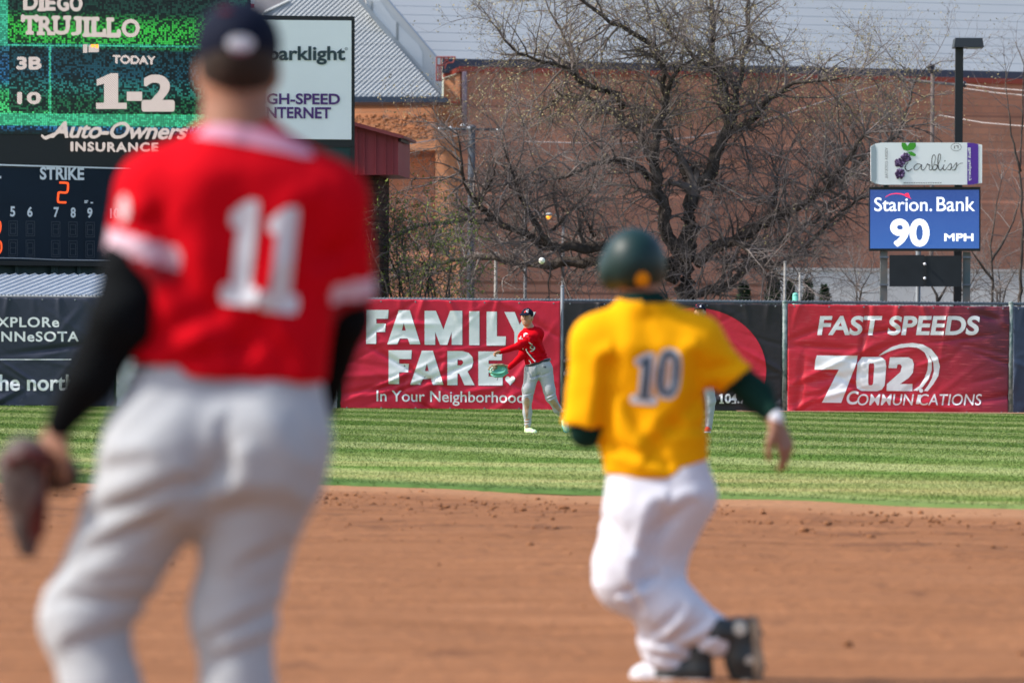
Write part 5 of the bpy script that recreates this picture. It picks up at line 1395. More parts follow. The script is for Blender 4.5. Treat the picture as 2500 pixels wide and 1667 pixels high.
BIG = [
 ([(1666, 760), (1668, 700), (1678, 630), (1684, 560), (1690, 480)], .33, .22, (0, 0)),
 (c3([(960, 1300), (900, 1180), (850, 1060), (820, 900), (815, 820), (830, 680), (870, 560), (890, 470), (905, 400), (955, 335), (1015, 302)]), .22, .03, (0, -1.2)),
 (c3([(880, 480), (862, 335), (805, 230), (690, 160), (560, 85), (430, -20), (300, -110)]), .10, .03, (-.8, -2)),
 (c3([(1010, 990), (985, 900), (940, 780), (880, 670), (830, 605), (770, 545), (740, 535)]), .15, .03, (0, 1.5)),
 (c3([(1015, 980), (1085, 860), (1165, 725), (1190, 640), (1180, 480), (1142, 350), (1112, 270), (1122, 150), (1100, 0), (1080, -160)]), .20, .04, (0, 1.0)),
 (c3([(1185, 690), (1290, 610), (1400, 500), (1530, 420), (1700, 400), (1830, 380)]), .11, .02, (.5, -1.5)),
 (c3([(1215, 640), (1240, 450), (1268, 300), (1300, 180), (1285, 50), (1300, -120)]), .10, .03, (.5, 2)),
 (c3([(1130, 370), (1060, 310), (1000, 270), (925, 190), (845, 60), (800, -60)]), .09, .02, (.8, -.5)),
 (c3([(800, 905), (720, 830), (640, 800), (560, 822), (450, 862), (330, 902), (200, 922)]), .11, .03, (0, -2)),
 ([(1655, 650), (1600, 630), (1530, 607), (1462, 601), (1370, 607), (1307, 591), (1258, 557), (1207, 536), (1091, 542), (1024, 549), (950, 590)], .19, .03, (0, -3)),
 ([(1655, 680), (1560, 645), (1452, 636), (1345, 646), (1273, 644), (1200, 627), (1130, 632), (1050, 648), (985, 670)], .19, .03, (0, 1.5)),
 ([(1345, 606), (1314, 549), (1283, 505), (1262, 450), (1243, 402), (1225, 340)], .10, .02, (-1.5, -3)),
 ([(1207, 534), (1158, 487), (1131, 446), (1127, 393), (1118, 330)], .09, .02, (-1.8, -3.5)),
 ([(1160, 488), (1190, 468), (1203, 430), (1212, 395)], .05, .015, (-2, -3)),
 (c3([(805, 800), (770, 720), (705, 630), (610, 560), (490, 490), (400, 470), (325, 500), (250, 560)]), .13, .03, (0, 2.5)),
 (c3([(660, 540), (630, 468), (500, 432), (370, 340), (260, 312), (130, 270), (60, 200)]), .10, .02, (1.5, -1)),
 (c3([(420, 380), (395, 270), (350, 150), (290, 50), (250, -60)]), .055, .015, (1, 2)),
 ([(1700, 640), (1760, 600), (1830, 566), (1893, 530), (1956, 504), (2014, 456), (2072, 388), (2110, 330)], .19, .04, (0, -2)),
 ([(1980, 490), (2060, 430), (2130, 370), (2190, 335), (2212, 282), (2230, 205), (2262, 165)], .08, .015, (-1, 1.5)),
 ([(1690, 720), (1760, 700), (1806, 672), (1854, 625), (1927, 572), (1990, 540), (2050, 470)], .14, .03, (0, 2)),
 ([(1810, 650), (1850, 640), (1903, 645), (1975, 600), (2024, 540), (2090, 490), (2150, 470)], .10, .02, (.8, -2)),
 ([(1755, 610), (1790, 590), (1820, 610), (1850, 640), (1900, 670), (1960, 690)], .07, .02, (-.5, -2.5)),
 ([(1900, 525), (1893, 480), (1898, 430), (1880, 380)], .08, .02, (-1, .5)),
 ([(1345, 564), (1400, 510), (1440, 470), (1452, 430)], .05, .015, (-1.5, -2.5)),
 ([(1452, 575), (1440, 555), (1420, 520), (1380, 480)], .06, .02, (0, -1.5)),
 ([(1612, 500), (1585, 470), (1540, 455), (1490, 450), (1450, 430)], .06, .02, (0, 1.5)),
]
limb_tree('huge bare spreading tree with dark limbs and fine twigs in front of the brick arena', 135.0, BIG, 4, bud=M_BUD, thick=.84, twig_dens=2.7, first=(.45, 2.1), dens=(0, 5.4, 6.4, 0), droop=.004, extra=lambda p: p.z > 6.6 or random.Random(p.x).random() < .05, bud_frac=.5, bud_size=.028)
# bare thin trees at the right
RT = [([(2420, 760), (2425, 690), (2418, 600), (2430, 520), (2445, 440)], .04, .012, (0, 0)), ([(2420, 640), (2450, 590), (2475, 540), (2490, 480)], .04, .012, (0, 1)), ([(2422, 680), (2390, 640), (2370, 610)], .04, .012, (0, -1))]
limb_tree('slim bare tree right of the speed display in front of the brick wall', 150.0, RT, 12, twig_dens=.7, first=(.6, 1.6), name='bare_tree', group='slim bare trees right of the speed display', r1=.014)
RT2 = [([(2490, 770), (2492, 660), (2498, 560), (2490, 420), (2496, 300), (2500, 160)], .055, .014, (0, 0)), ([(2492, 420), (2470, 330), (2455, 200)], .04, .01, (0, 0))]
limb_tree('slim bare tree cut by the right edge of the photo', 146.0, RT2, 13, twig_dens=.45, first=(.6, 1.5), name='bare_tree', group='slim bare trees right of the speed display', r1=.012)
RT3 = [([(2290, 760), (2285, 720), (2270, 690)], .05, .02, (0, 0)), ([(2288, 740), (2310, 700), (2320, 680)], .04, .012, (0, .5))]
limb_tree('low leafless bush seen between grey pole and lamp post under the speed display', 132.0, RT3, 14, twig_dens=1.0, first=(.4, 1.0), name='leafless_bush', r1=.012)
for k_, (xa, lab) in enumerate(((2440, 'tangled grey leafless bush left of the tree at the right edge, by the white wall'), (2350, 'tangled grey leafless bush right of the lamp post, by the white wall'), (2090, 'tangled grey leafless bush left of the speed display, by the white wall'))):
    B_ = [([(xa, 770), (xa - 6 + 10*k_, 715), (xa - 25, 672)], .035, .012, (0, .5)), ([(xa, 765), (xa + 15, 705), (xa + 35, 668)], .03, .01, (0, -.5)), ([(xa, 765), (xa + 2, 700), (xa - 4, 655)], .03, .01, (0, .3))]
    limb_tree(lab, 152.0, B_, 60 + k_, twig_dens=1.6, first=(.5, 1.4), name='leafless_bush', r1=.012)
B_ = [([(xa_, 775), (xa_ + dx_*.4, 715), (xa_ + dx_, yt_)], .03, .01, (0, dy_)) for xa_, dx_, yt_, dy_ in ((1640, -40, 640, .5), (1648, -70, 670, -.5), (1690, 30, 650, .6), (1700, 70, 665, -.4), (1670, 5, 630, .8), (1710, 100, 690, .3))]
limb_tree('grey leafless brush crowding the foot of the huge tree trunk', 132.5, B_, 77, twig_dens=1.7, first=(.4, 1.2), name='leafless_bush', r1=.012)
# greening shrub at the foot of the tree on the left
SH = []
rs = random.Random(8)
for i in range(15):
    x0 = 915 + i*13; x1 = x0 + rs.uniform(-60, 50)
    SH.append(([(x0, 770), (x0 + (x1 - x0)*.3, 690), (x1, rs.uniform(500, 660))], .028, .008, (rs.uniform(-1, 1), rs.uniform(-1.5, 1.5))))
limb_tree('tall shrub just turning green, behind the left part of the red family banner', 128.0, SH, 22, twig_dens=1.5, first=(.5, 1.3), name='budding_shrub', bud=M_GREENBUD, bud_frac=.8, bud_size=.032, r1=.010)
# small dark evergreens in front of the white wall
def evergreen(label, px, ytop, Y, w, seed):
    rs = random.Random(seed)
    p = P(px, 861, Y); zt = P(px, ytop, Y).z
    t = thing('evergreen', label, 'tree', (p.x, Y, 0), 'small dark evergreens by the white wall')
    mb = MB(); mb.tube([(p.x, Y, -.1), (p.x, Y, zt*.9)], [.08, .02], 6); mb.build('trunk', M_BARK, t)
    sp = []
    for _ in range(2600):
        u = rs.random() ** .8; a = rs.uniform(0, 6.28); rr = w*(1 - u*.93)*math.sqrt(rs.random())*(1 + .25*math.sin(u*30 + a*3))
        sp.append((p.x + rr*math.cos(a), Y + rr*math.sin(a), .15 + (zt - .15)*u))
    leaves('crown', sp, .12, mat('evergreen_needles', (.018, .040, .016, 1), .8, .1, var=.4, vscale=2), t, seed)
evergreen('bushy dark evergreen between the tree trunk and the cream pole', 1886, 664, 170, .8, 1)
evergreen('narrow dark evergreen just right of the cream pole', 1928, 690, 172, .5, 2)
evergreen('pointed dark evergreen right of the mint-green marker', 1972, 686, 170, .55, 3)
evergreen('small dark evergreen half hidden by drooping twigs, rightmost of the row', 2012, 700, 173, .7, 4)
evergreen('broad dark evergreen right beside the big tree trunk', 1815, 690, 168, .8, 5)

# ================================================================ BASEBALL
bc = P(1323, 636.5, 67.0)
mb = MB(); mb.ball(bc, .0375, 0, 24, 16)
ball = mb.build('baseball', mat('ball_leather', (.72, .70, .64, 1), .5, .3, var=.04, vscale=20), None, True)
tag(ball, 'white baseball in flight in front of the bare branches', 'ball')
mb = MB()
rot = Matrix.Rotation(R(35), 3, 'X') @ Matrix.Rotation(R(50), 3, 'Z')
pts = []
for i in range(73):
    a = 2*math.pi*i/72
    v_ = Vector((math.cos(a) * .9 + .0, math.sin(a)*.9, .44*math.cos(2*a)))
    v_ = rot @ v_; v_.normalize(); pts.append(bc + v_*.0376)
mb.tube(pts, .0022, 5, cap=False); mb.build('stitching', mat('stitch_dark', (.22, .06, .05, 1)), ball, True)
# ================================================================ PEOPLE
M_SKIN = mat('skin', (0.46, 0.235, 0.150, 1), .5, .3, var=.06, vscale=9)
M_SKINDARK = mat('skin_tanned', (0.27, 0.125, 0.076, 1), .5, .3, var=.08, vscale=9)
M_REDJ = mat('red_jersey', (0.52, 0.003, 0.010, 1), .85, .04, var=.04, vscale=6, bump=.003, bscale=18)
M_REDTRIM = mat('dark_red_trim', (0.26, 0.006, 0.012, 1), .75, .15)
M_WHITECLOTH = mat('white_cloth', (0.62, 0.63, 0.68, 1), .8, .15, bump=.002, bscale=20)
M_GREYPANTS = mat('grey_trousers', (0.40, 0.42, 0.445, 1), .8, .15, var=.03, vscale=4, bump=.006, bscale=11)
M_WHITEPANTS = mat('white_trousers', (0.62, 0.63, 0.70, 1), .8, .15, var=.02, vscale=4, bump=.006, bscale=12)
M_CUFF = mat('pale_cuff', (0.58, 0.40, 0.47, 1), .85, .05)
M_COLLAR = mat('mauve_collar', (0.50, 0.24, 0.33, 1), .85, .05)
M_BLACKSLEEVE = mat('black_sleeve', (0.004, 0.005, 0.006, 1), .85, .06, bump=.002, bscale=20)
M_GOLDJ = mat('gold_jersey', (0.84, 0.37, 0.003, 1), .8, .05, var=.03, vscale=5, bump=.004, bscale=14)
M_GREENSLEEVE = mat('dark_green_sleeve', (0.004, 0.024, 0.018, 1), .8, .08)
M_NAVYCAP = mat('navy_cap', (0.006, 0.009, 0.022, 1), .8, .1)
M_HAIR = mat('dark_hair', (0.022, 0.013, 0.009, 1), .7, .25, var=.3, vscale=60)
M_NAVYPRINT = mat('navy_print', (0.02, 0.028, 0.08, 1), .6)
M_BLACKLEATHER = mat('black_leather', (0.012, 0.012, 0.013, 1), .35, .5)
M_CLAY = mat('clay_stain', (0.36, 0.20, 0.115, 1), .9, .1, vscale=12, col2=(0.50, 0.38, 0.28, 1))
def V3(*a): return Vector(a)
def fr(f, u=(0, 0, 1)):
    f = Vector(f).normalized(); r = f.cross(Vector(u)).normalized(); u = r.cross(f)
    return f, r, u
def face_prims(c, f, u=(0, 0, 1), s=1.0, ears=True):
    """skull, jaw, brow, nose, chin and ears in one continuous set; c is the middle of the head"""
    f, r, u = fr(f, u)
    M = Matrix((r, f, u)).transposed().to_4x4()
    e = lambda a, b, d: c + (r*a + f*b + u*d)*s
    out = [egg(e(0, -.012, .03), Vector((.075, .096, .090))*s, .03, rot=M), egg(e(0, .018, -.045), Vector((.060, .066, .075))*s, .04, rot=M),
           egg(e(0, .055, -.090), Vector((.030, .028, .024))*s, .03, rot=M), cone(e(-.035, .070, .022), e(.035, .070, .022), .013*s, .013*s, .02),
           cone(e(0, .082, .010), e(0, .104, -.030), .009*s, .014*s, .012), cone(e(-.022, .074, -.066), e(.022, .074, -.066), .011*s, .011*s, .012),
           egg(e(-.045, .055, -.028), Vector((.022, .022, .022))*s, .03, rot=M), egg(e(.045, .055, -.028), Vector((.022, .022, .022))*s, .03, rot=M),
           egg(e(-.030, .084, .006), Vector((.013, .012, .010))*s, 0.004, sub=True, rot=M), egg(e(.030, .084, .006), Vector((.013, .012, .010))*s, 0.004, sub=True, rot=M)]
    if ears:
        for q in (-1, 1): out.append(egg(e(q*.079, -.008, -.008), Vector((.012, .022, .034))*s, .012, rot=M))
    return out
def face_details(root, c, f, u=(0, 0, 1), s=1.0, hair=M_HAIR, beard=None, lip=(0.30, 0.10, 0.08, 1)):
    f, r, u = fr(f, u); M = Matrix((r, f, u)).transposed().to_4x4()
    e = lambda a, b, d: c + (r*a + f*b + u*d)*s
    for q in (-1, 1):
        mb = MB(); mb.ball(e(q*.030, .0735, .005), (.0105*s, .0105*s, .0068*s), 0, 12, 8); ey = mb.build('eye', mat('eye_white', (.6, .58, .55, 1), .2), root, True)
        mb = MB(); mb.ball(e(q*.030 - .001, .0815, .005), .0048*s, 0, 10, 6); mb.build('iris', mat('iris_dark', (.03, .02, .015, 1), .2), ey, True)
        mb = MB(); mb.tube([e(q*.016, .088, .024), e(q*.032, .086, .029), e(q*.046, .076, .024)], [.003*s, .0045*s, .003*s], 6); mb.build('eyebrow', hair, root, True)
    mb = MB(); mb.tube([e(-.022, .079, -.064), e(-.008, .086, -.062), e(.008, .086, -.062), e(.022, .079, -.064)], [.002*s, .0042*s, .0042*s, .002*s], 6); mb.build('mouth', mat('lips', lip, .5), root, True)
    pr = [egg(e(0, -.020, .030), Vector((.080, .098, .092))*s, .02, rot=M, clip=[(e(0, .045, .03), f), (e(0, 0, -.05), -u)])]
    body_obj('hair', pr, hair, root, .008*s)
    if beard:
        pr = [egg(e(0, .022, -.062), Vector((.062, .067, .066))*s, .02, rot=M, clip=[(e(0, .0, -.052), u)])]
        body_obj('beard', pr, beard, root, .007*s)
def cap_parts(root, c, f, u=(0, 0, 1), s=1.0, m=M_NAVYCAP, res=.007, visor=True):
    f, r, u = fr(f, u); M = Matrix((r, f, u)).transposed().to_4x4()
    e = lambda a, b, d: c + (r*a + f*b + u*d)*s
    o = body_obj('cap', [egg(e(0, -.010, .048), Vector((.084, .106, .084))*s, .02, rot=M, clip=[(e(0, 0, .034), -u + f*.06)])], m, root, res)
    if visor:
        Mv = M @ Matrix.Rotation(R(-14), 4, 'X')
        v = body_obj('visor', [egg(e(0, .105, .036), Vector((.074, .082, .012))*s, .01, rot=Mv)], m, o, .006)
    mb = MB(); mb.ball(e(0, -.010, .132), .008*s, 0, 8, 5); mb.build('button', m, o, True)
    return o, e
def hand_prims(w, d, n, side, size=1.0, curl=(.5, .5, .4), k=.006, spread=.0):
    """palm, four fingers of unequal length and a thumb; n is the side the fingers close towards, side points to the thumb"""
    d = Vector(d).normalized(); n = Vector(n); n = (n - d*n.dot(d)).normalized(); side = Vector(side); side = (side - d*side.dot(d) - n*side.dot(n)).normalized()
    out = []; w = Vector(w); q = size
    for i, (o, L, kn) in enumerate(((.030, .072, .090), (.010, .080, .094), (-.010, .074, .090), (-.029, .058, .082))):
        kp = w + (d*kn + side*o)*q
        out.append(cone(w + side*o*.55*q + d*.01*q, kp, .0155*q, .0120*q, .012))
        p = kp; a = 0
        fd0 = (d + side*(o*spread*12)).normalized()
        for j, fr_ in enumerate((.46, .31, .23)):
            a += curl[j] + .06*i
            fd = fd0*math.cos(a) + n*math.sin(a)
            p2 = p + fd*L*fr_*q
            out.append(cone(p, p2, (.0098 - .0009*j)*q, (.0090 - .0010*j)*q, k if j else .006)); p = p2
    t0 = w + (side*.022 + d*.022)*q; t1 = t0 + (side*.028 + d*.030 + n*.012)*q; t2 = t1 + (side*.010 + d*.030 + n*.012)*q; t3 = t2 + (d*.024 + n*.010)*q
    out += [cone(t0, t1, .0165*q, .0130*q, .012), cone(t1, t2, .0120*q, .0105*q, .006), cone(t2, t3, .0105*q, .0085*q, .006)]
    return out
def shoe_parts(root, H, T, up, m_up, m_sole, s=1.0, midx=None, res=.006, tongue=None):
    H, T, up = Vector(H), Vector(T), Vector(up).normalized()
    d = (T - H).normalized(); up = (up - d*up.dot(d)).normalized(); side = d.cross(up); L = (T - H).length
    e = lambda a, b, c=0: H + d*a*L + up*b*s + side*c*s
    cl = [(e(0, .016), -up)]
    pr = [cone(e(.12, .042), e(.45, .040), .038*s, .043*s, .02, cl), cone(e(.45, .038), e(.86, .028), .044*s, .036*s, .02, cl), cone(e(.86, .028), e(.93, .026), .036*s, .026*s, .02, cl),
          cone(e(.14, .05), e(.12, .105), .038*s, .040*s, .02), cone(e(.30, .06), e(.55, .052), .034*s, .030*s, .02, cl)]
    o = body_obj('shoe', pr, m_up, root, res, midx=midx)
    cs = [(e(0, .020), up), (e(0, -.006), -up)]
    ps = [cone(e(.12, .010), e(.5, .010), .040*s, .044*s, .02, cs), cone(e(.5, .010), e(.86, .010), .045*s, .038*s, .02, cs), cone(e(.86, .010), e(.95, .010), .038*s, .026*s, .02, cs)]
    body_obj('sole', ps, m_sole, o, res)
    mb = MB()
    for a, c in ((.15, .02), (.15, -.02), (.55, .028), (.55, -.028), (.8, .02), (.8, -.02)): mb.tube([e(a, -.004, c), e(a, -.016, c)], .007*s, 6)
    mb.build('cleat', M_BLACKLEATHER, o)
    if tongue:
        mb = MB()
        for i in range(4):
            a = .34 + i*.085; z = .098 - i*.010
            mb.tube([e(a, z - .012, -.028), e(a + .02, z, 0), e(a, z - .012, .028)], .0045*s, 5)
        mb.build('lace', tongue, o, True)
    return o
def decal(name, parts, bvh, Y0, m, parent, off=.004, cut=None):
    return lay(name, parts, onto(bvh, Y0, off), m, parent, cut, True)

# ---------------------------------------------------------------- infielder in red, number 11, seen from behind
Y1 = 12.08
J = lambda px, py, dy=0.0: P(px, py, Y1 + dy)
def limbp(a, ra, b, rb, k=.05, clip=None, dy=(0, 0)):
    return cone(J(a[0], a[1], dy[0]), J(b[0], b[1], dy[1]), ra, rb, k, clip)
r11 = thing('person', 'player in a red jersey numbered 11 and a navy cap, standing with back turned', 'person', (J(480, 861).x, Y1, 0))
hc = J(582, 158, 0.03)
core = [egg(J(582, 138, .02), (.076, .098, .112), .03), egg(J(580, 205, .05), (.060, .070, .068), .04)]
for q in (-1, 1): core.append(egg(J(582 + q*89, 176, .03), (.013, .022, .034), .012))
core += [limbp((576, 225), .060, (582, 320), .064), limbp((460, 465), .055, (740, 480), .055), limbp((582, 330), .075, (560, 880), .085), limbp((470, 960), .09, (640, 960), .09),
         limbp((372, 490), .048, (300, 785), .042), limbp((300, 785), .040, (150, 1030), .028), limbp((812, 515), .048, (842, 780), .04, dy=(0, .08)), cone(J(842, 780, .08), J(790, 990, .22), .040, .025, .04),
         limbp((410, 1130), .08, (215, 1515), .05, dy=(0, .06)), cone(J(215, 1515, .06), J(395, 2100, .0), .060, .038, .04), limbp((640, 1120), .08, (572, 1540), .05, dy=(0, .03)), cone(J(572, 1540, .03), J(590, 2110, 0), .058, .038, .04)]
core += hand_prims(J(146, 1036), (J(85, 1165) - J(146, 1036)), (.8, .5, 0), (.3, -1, 0), 1.0, (.25, .3, .25))
core += hand_prims(J(788, 990, .22), (-.5, .6, -.3), (-.8, 0, .2), (0, 0, 1), 1.0, (.6, .6, .4))
body_obj('body', core, M_SKINDARK, r11, .0075)
# hair, cap
body_obj('hair', [egg(J(582, 140, .012), (.085, .108, .120), .02, clip=[(J(582, 228, 0), (0, 0.12, -1)), (J(582, 140, .075), (0, 1, 0))])], M_HAIR, r11, .008)
cp = body_obj('cap', [egg(J(581, 110, .02), (.091, .116, .096), .02, clip=[(J(582, 158, 0), (0, .10, -1))])], M_NAVYCAP, r11, .007)
body_obj('visor', [egg(J(582, 146, .15), (.075, .085, .012), .01)], M_NAVYCAP, cp, .007)
bv = bvh_of(cp)
decal('cap_badge', [pxp(ell(592, 112, 33, 19, 24)), pxp([(562, 98), (574, 92), (572, 112)]), pxp([(612, 92), (624, 98), (614, 112)])][:1], bv, Y1, M_WHITECLOTH, cp, .003, 8)
decal('cap_badge', [pxp([(566, 128), (618, 128), (606, 140), (578, 140)])], bv, Y1, mat('badge_pink', (.30, .12, .17, 1)), cp, .004, 8)
decal('cap_panel', [pxp(ell(552, 30, 16, 7, 20))], bv, Y1, mat('maroon_panel', (.06, .008, .014, 1), .85, .05), cp, .003, 8)
# jersey
hemn = (J(790, 936) - J(310, 872)).cross(Vector((0, 1, 0))).normalized()
if hemn.z > 0: hemn = -hemn
hem = [(J(550, 905), hemn)]
sleeveL = [(J(333, 648), Vector((-.28, 0, -.96)))]
sleeveR = [(J(857, 745), Vector((.06, .2, -1)))]
jp = [limbp((584, 350), .068, (582, 420), .12, .05), limbp((582, 352), .062, (408, 452), .078, .06), limbp((590, 355), .062, (790, 474), .079, .06),
      limbp((505, 500), .118, (436, 920), .114, .06, hem), limbp((690, 520), .118, (672, 950), .112, .06, hem), limbp((590, 470), .125, (555, 920), .115, .06, hem), limbp((470, 490), .088, (720, 510), .088, .06),
      limbp((374, 474), .084, (338, 690), .074, .05, sleeveL, (0, -.03)), limbp((808, 505), .080, (858, 770), .052, .05, sleeveR, (0, .06))]
def cuffs11(C):
    mi = np.zeros(len(C), dtype=int)
    for (q, n), (w0, w1), A, rad in ((sleeveL[0], (.016, .060), J(334, 630), .14), (sleeveR[0], (.012, .052), J(857, 722, .05), .10)):
        n = np.array(Vector(n).normalized()); h = -((C - np.array(q)) @ n); near = np.linalg.norm(C - np.array(A), axis=1) < rad
        mi[near & (h < w1) & (h > w0)] = 1; mi[near & (h <= w0)] = 2
    return mi
j11 = body_obj('jersey', jp, [M_REDJ, M_CUFF, M_REDTRIM], r11, .0085, grooves([(J(400, 560), J(480, 760), .03, .014), (J(440, 650), J(590, 830), .025, .010), (J(770, 540), J(720, 760), .03, .014), (J(720, 700), J(600, 860), .025, .010), (J(590, 430), J(585, 860), .05, .010), (J(380, 830), J(520, 760), .022, .010), (J(440, 880), J(600, 850), .02, .008), (J(700, 880), J(640, 780), .02, .009), (J(330, 560), J(400, 520), .02, .008), (J(780, 640), J(850, 600), .02, .010)], folds(.008, 3, 15)), cuffs11)
bv = bvh_of(j11)
decal('collar_band', [pxp([(478, 336), (496, 318), (520, 306), (580, 309), (643, 318), (705, 337), (757, 363), (770, 386), (745, 386), (690, 374), (625, 361), (550, 347)])], bv, Y1, M_COLLAR, j11, .004, 12)
def slant(vf, cx, cy, deg, sh=0):
    v, f = vf; a = R(deg); x, y = v[:, 0] - cx, v[:, 1] - cy
    x = x - sh*y
    return np.stack([cx + x*math.cos(a) - y*math.sin(a), cy + x*math.sin(a) + y*math.cos(a)], 1), f
ones = [slant(glyph('jersey_one', 556, 492, 648, 746), 604, 620, 6.5), slant(glyph('jersey_one', 650, 508, 745, 764), 699, 637, 6.5)]
decal('number', ones, bv, Y1, M_WHITECLOTH, j11, .005, 12)
decal('sleeve_patch', [pxp(ell(308, 512, 13, 34, 24))], bv, Y1, mat('patch_pale', (.55, .45, .47, 1), .8), j11, .004, 10)
# sleeves of the undershirt
us = body_obj('undershirt_sleeve', [limbp((352, 500), .055, (332, 640), .064, .03, None, (0, -.03)), limbp((332, 640), .064, (298, 780), .066, .03, None, (-.03, -.07)), limbp((298, 780), .066, (222, 925), .051, .03, None, (-.07, -.05)), limbp((222, 925), .051, (148, 1032), .032, .03, None, (-.05, -.02))], M_BLACKSLEEVE, r11, .008, folds(.005, 5, 30))
body_obj('undershirt_sleeve', [cone(J(840, 600, .03), J(842, 780, .08), .050, .050, .03), cone(J(842, 780, .08), J(796, 990, .20), .050, .030, .03)], M_BLACKSLEEVE, r11, .008)
# trousers
pp = [limbp((440, 915), .096, (430, 1020), .128, .05), limbp((672, 940), .092, (650, 1020), .128, .05), limbp((450, 950), .098, (660, 970), .098, .05),
      cone(J(408, 1110, -.035), J(405, 1150, -.03), .128, .124, .07), cone(J(652, 1095, -.035), J(645, 1140, -.03), .124, .121, .07), limbp((480, 1080), .13, (600, 1080), .13, .06),
      limbp((402, 1140), .130, (209, 1508), .089, .05, None, (-.01, .05)), cone(J(209, 1508, .05), J(249, 1680, .03), .089, .076, .05), cone(J(249, 1680, .03), J(390, 2090, 0), .076, .058, .05),
      limbp((640, 1140), .124, (570, 1500), .084, .05, None, (-.01, .02)), cone(J(570, 1500, .02), J(580, 1700, .01), .084, .072, .05), cone(J(580, 1700, .01), J(590, 2100, 0), .072, .058, .05)]
t11 = body_obj('trousers', pp, M_GREYPANTS, r11, .0085, grooves([(J(450, 1180), J(225, 1262), 0.0176, 0.0099), (J(455, 1240), J(220, 1345), 0.0160, 0.0099), (J(360, 1120), J(250, 1150), 0.0160, 0.0062), (J(340, 1455), J(150, 1462), 0.0144, 0.0087), (J(350, 1405), J(200, 1425), 0.0128, 0.0062), (J(330, 1530), J(180, 1570), 0.0160, 0.0074),
    (J(470, 1200), J(545, 1130), 0.0280, 0.0136), (J(690, 1230), J(520, 1250), 0.0240, 0.0087), (J(680, 1480), J(510, 1560), 0.0144, 0.0074), (J(670, 1560), J(520, 1610), 0.0128, 0.0062), (J(700, 1330), J(600, 1380), 0.0160, 0.0062), (J(430, 960), J(330, 1060), 0.0240, 0.0050), (J(700, 980), J(760, 1080), 0.0240, 0.0050), (J(558, 1040), J(556, 1160), 0.0160, 0.0074)], folds(.005, 8, 13)))
body_obj('belt', [limbp((440, 905), .104, (672, 932), .100, .03, [(J(556, 905), -hemn), (J(556, 935), hemn)])], M_BLACKLEATHER, r11, .009)
shoe_parts(r11, J(395, 2195, -.08), J(360, 2200, .22), (0, 0, 1), M_BLACKLEATHER, M_REDTRIM)
shoe_parts(r11, J(590, 2200, -.08), J(600, 2200, .22), (0, 0, 1), M_BLACKLEATHER, M_REDTRIM)
# his glove
M_GLOVEGREY = mat('glove_grey', (.035, .026, .026, 1), .6, .2, vscale=13, col2=(.17, .135, .125, 1))
M_GLOVERED = mat('glove_red', (.12, .016, .014, 1), .5, .35, vscale=9, col2=(.05, .012, .012, 1))
M_GLOVEBLACK = mat('glove_black', (.018, .010, .009, 1), .5, .35)
gl = thing('baseball_glove', 'worn grey, red and black baseball glove hanging from the left hand of player 11', 'glove', tuple(J(90, 1150)))
gp_ = [cone(J(62, 1120, -.02), J(54, 1200, .0), .050, .050, .03), cone(J(26, 1170, -.02), J(44, 1300, .02), .024, .016, .012), cone(J(50, 1180, -.03), J(58, 1340, .01), .024, .015, .012), cone(J(74, 1180, -.03), J(68, 1345, .01), .022, .014, .012), cone(J(20, 1130, .0), J(28, 1230, .04), .028, .022, .012),
       egg(J(95, 1175, .05), (.045, .03, .062), .008, sub=True)]
body_obj('shell', gp_, M_GLOVEGREY, gl, .007)
body_obj('lining', [cone(J(90, 1120, -.03), J(88, 1290, .0), .024, .020, .02), cone(J(88, 1230, -.02), J(76, 1350, .02), .020, .014, .02), cone(J(30, 1110, -.03), J(75, 1130, -.045), .022, .022, .02)], M_GLOVERED, gl, .008)
body_obj('thumb_stall', [cone(J(128, 1120, .04), J(160, 1165, .05), .034, .030, .02), cone(J(160, 1150, .05), J(125, 1172, .05), .024, .026, .03)], M_GLOVEBLACK, gl, .008)
mb = MB(); mb.tube([J(20, 1130, -.05), J(60, 1108, -.075), J(110, 1112, -.05), J(128, 1130, -.01)], .016, 8); mb.build('wrist_strap', M_GLOVERED, gl, True)

# ---------------------------------------------------------------- base runner in gold, number 10
Y2 = 20.3
J = lambda px, py, dy=0.0: P(px, py, Y2 + dy)
r10 = thing('person', 'base runner in a gold jersey numbered 10, dark green helmet and white trousers', 'person', (J(1620, 861).x, Y2, 0))
core = [egg(J(1552, 646, .01), (.074, .090, .098), .03), egg(J(1548, 680, .03), (.060, .068, .056), .04), limbp((1568, 690), .055, (1572, 770), .062), limbp((1470, 840), .055, (1700, 845), .055), limbp((1572, 780), .08, (1600, 1120), .095),
        limbp((1560, 1190), .09, (1650, 1185), .09), limbp((1452, 835), .055, (1432, 1050), .042), cone(J(1432, 1050), J(1448, 1000, .24), .040, .028, .03), limbp((1722, 850), .055, (1846, 965), .040), cone(J(1846, 965), J(1893, 1028, -.10), .038, .027, .03),
        limbp((1570, 1220), .075, (1520, 1425), .045), cone(J(1520, 1425), J(1785, 1562, -.03), .045, .034, .03), limbp((1650, 1205), .075, (1588, 1400), .045, dy=(0, .05)), cone(J(1588, 1400, .0), J(1650, 1625, .0), .055, .036, .03)]
core += hand_prims(J(1893, 1028, -.10), (J(1930, 1120, -.10) - J(1893, 1028, -.10)), (-.75, .6, -.1), (-.7, -.7, 0), 1.12, (.3, .45, .35))
core += hand_prims(J(1448, 1000, .24), (.2, .9, .3), (.9, 0, 0), (0, 0, 1), 1.0, (.8, .8, .6))
body_obj('body', core, M_SKINDARK, r10, .0065)
M_HELM = mat('dark_green_helmet', (0.003, 0.024, 0.023, 1), .48, .35)
hb = [(J(1552, 706), (-.05, -.15, -1))]
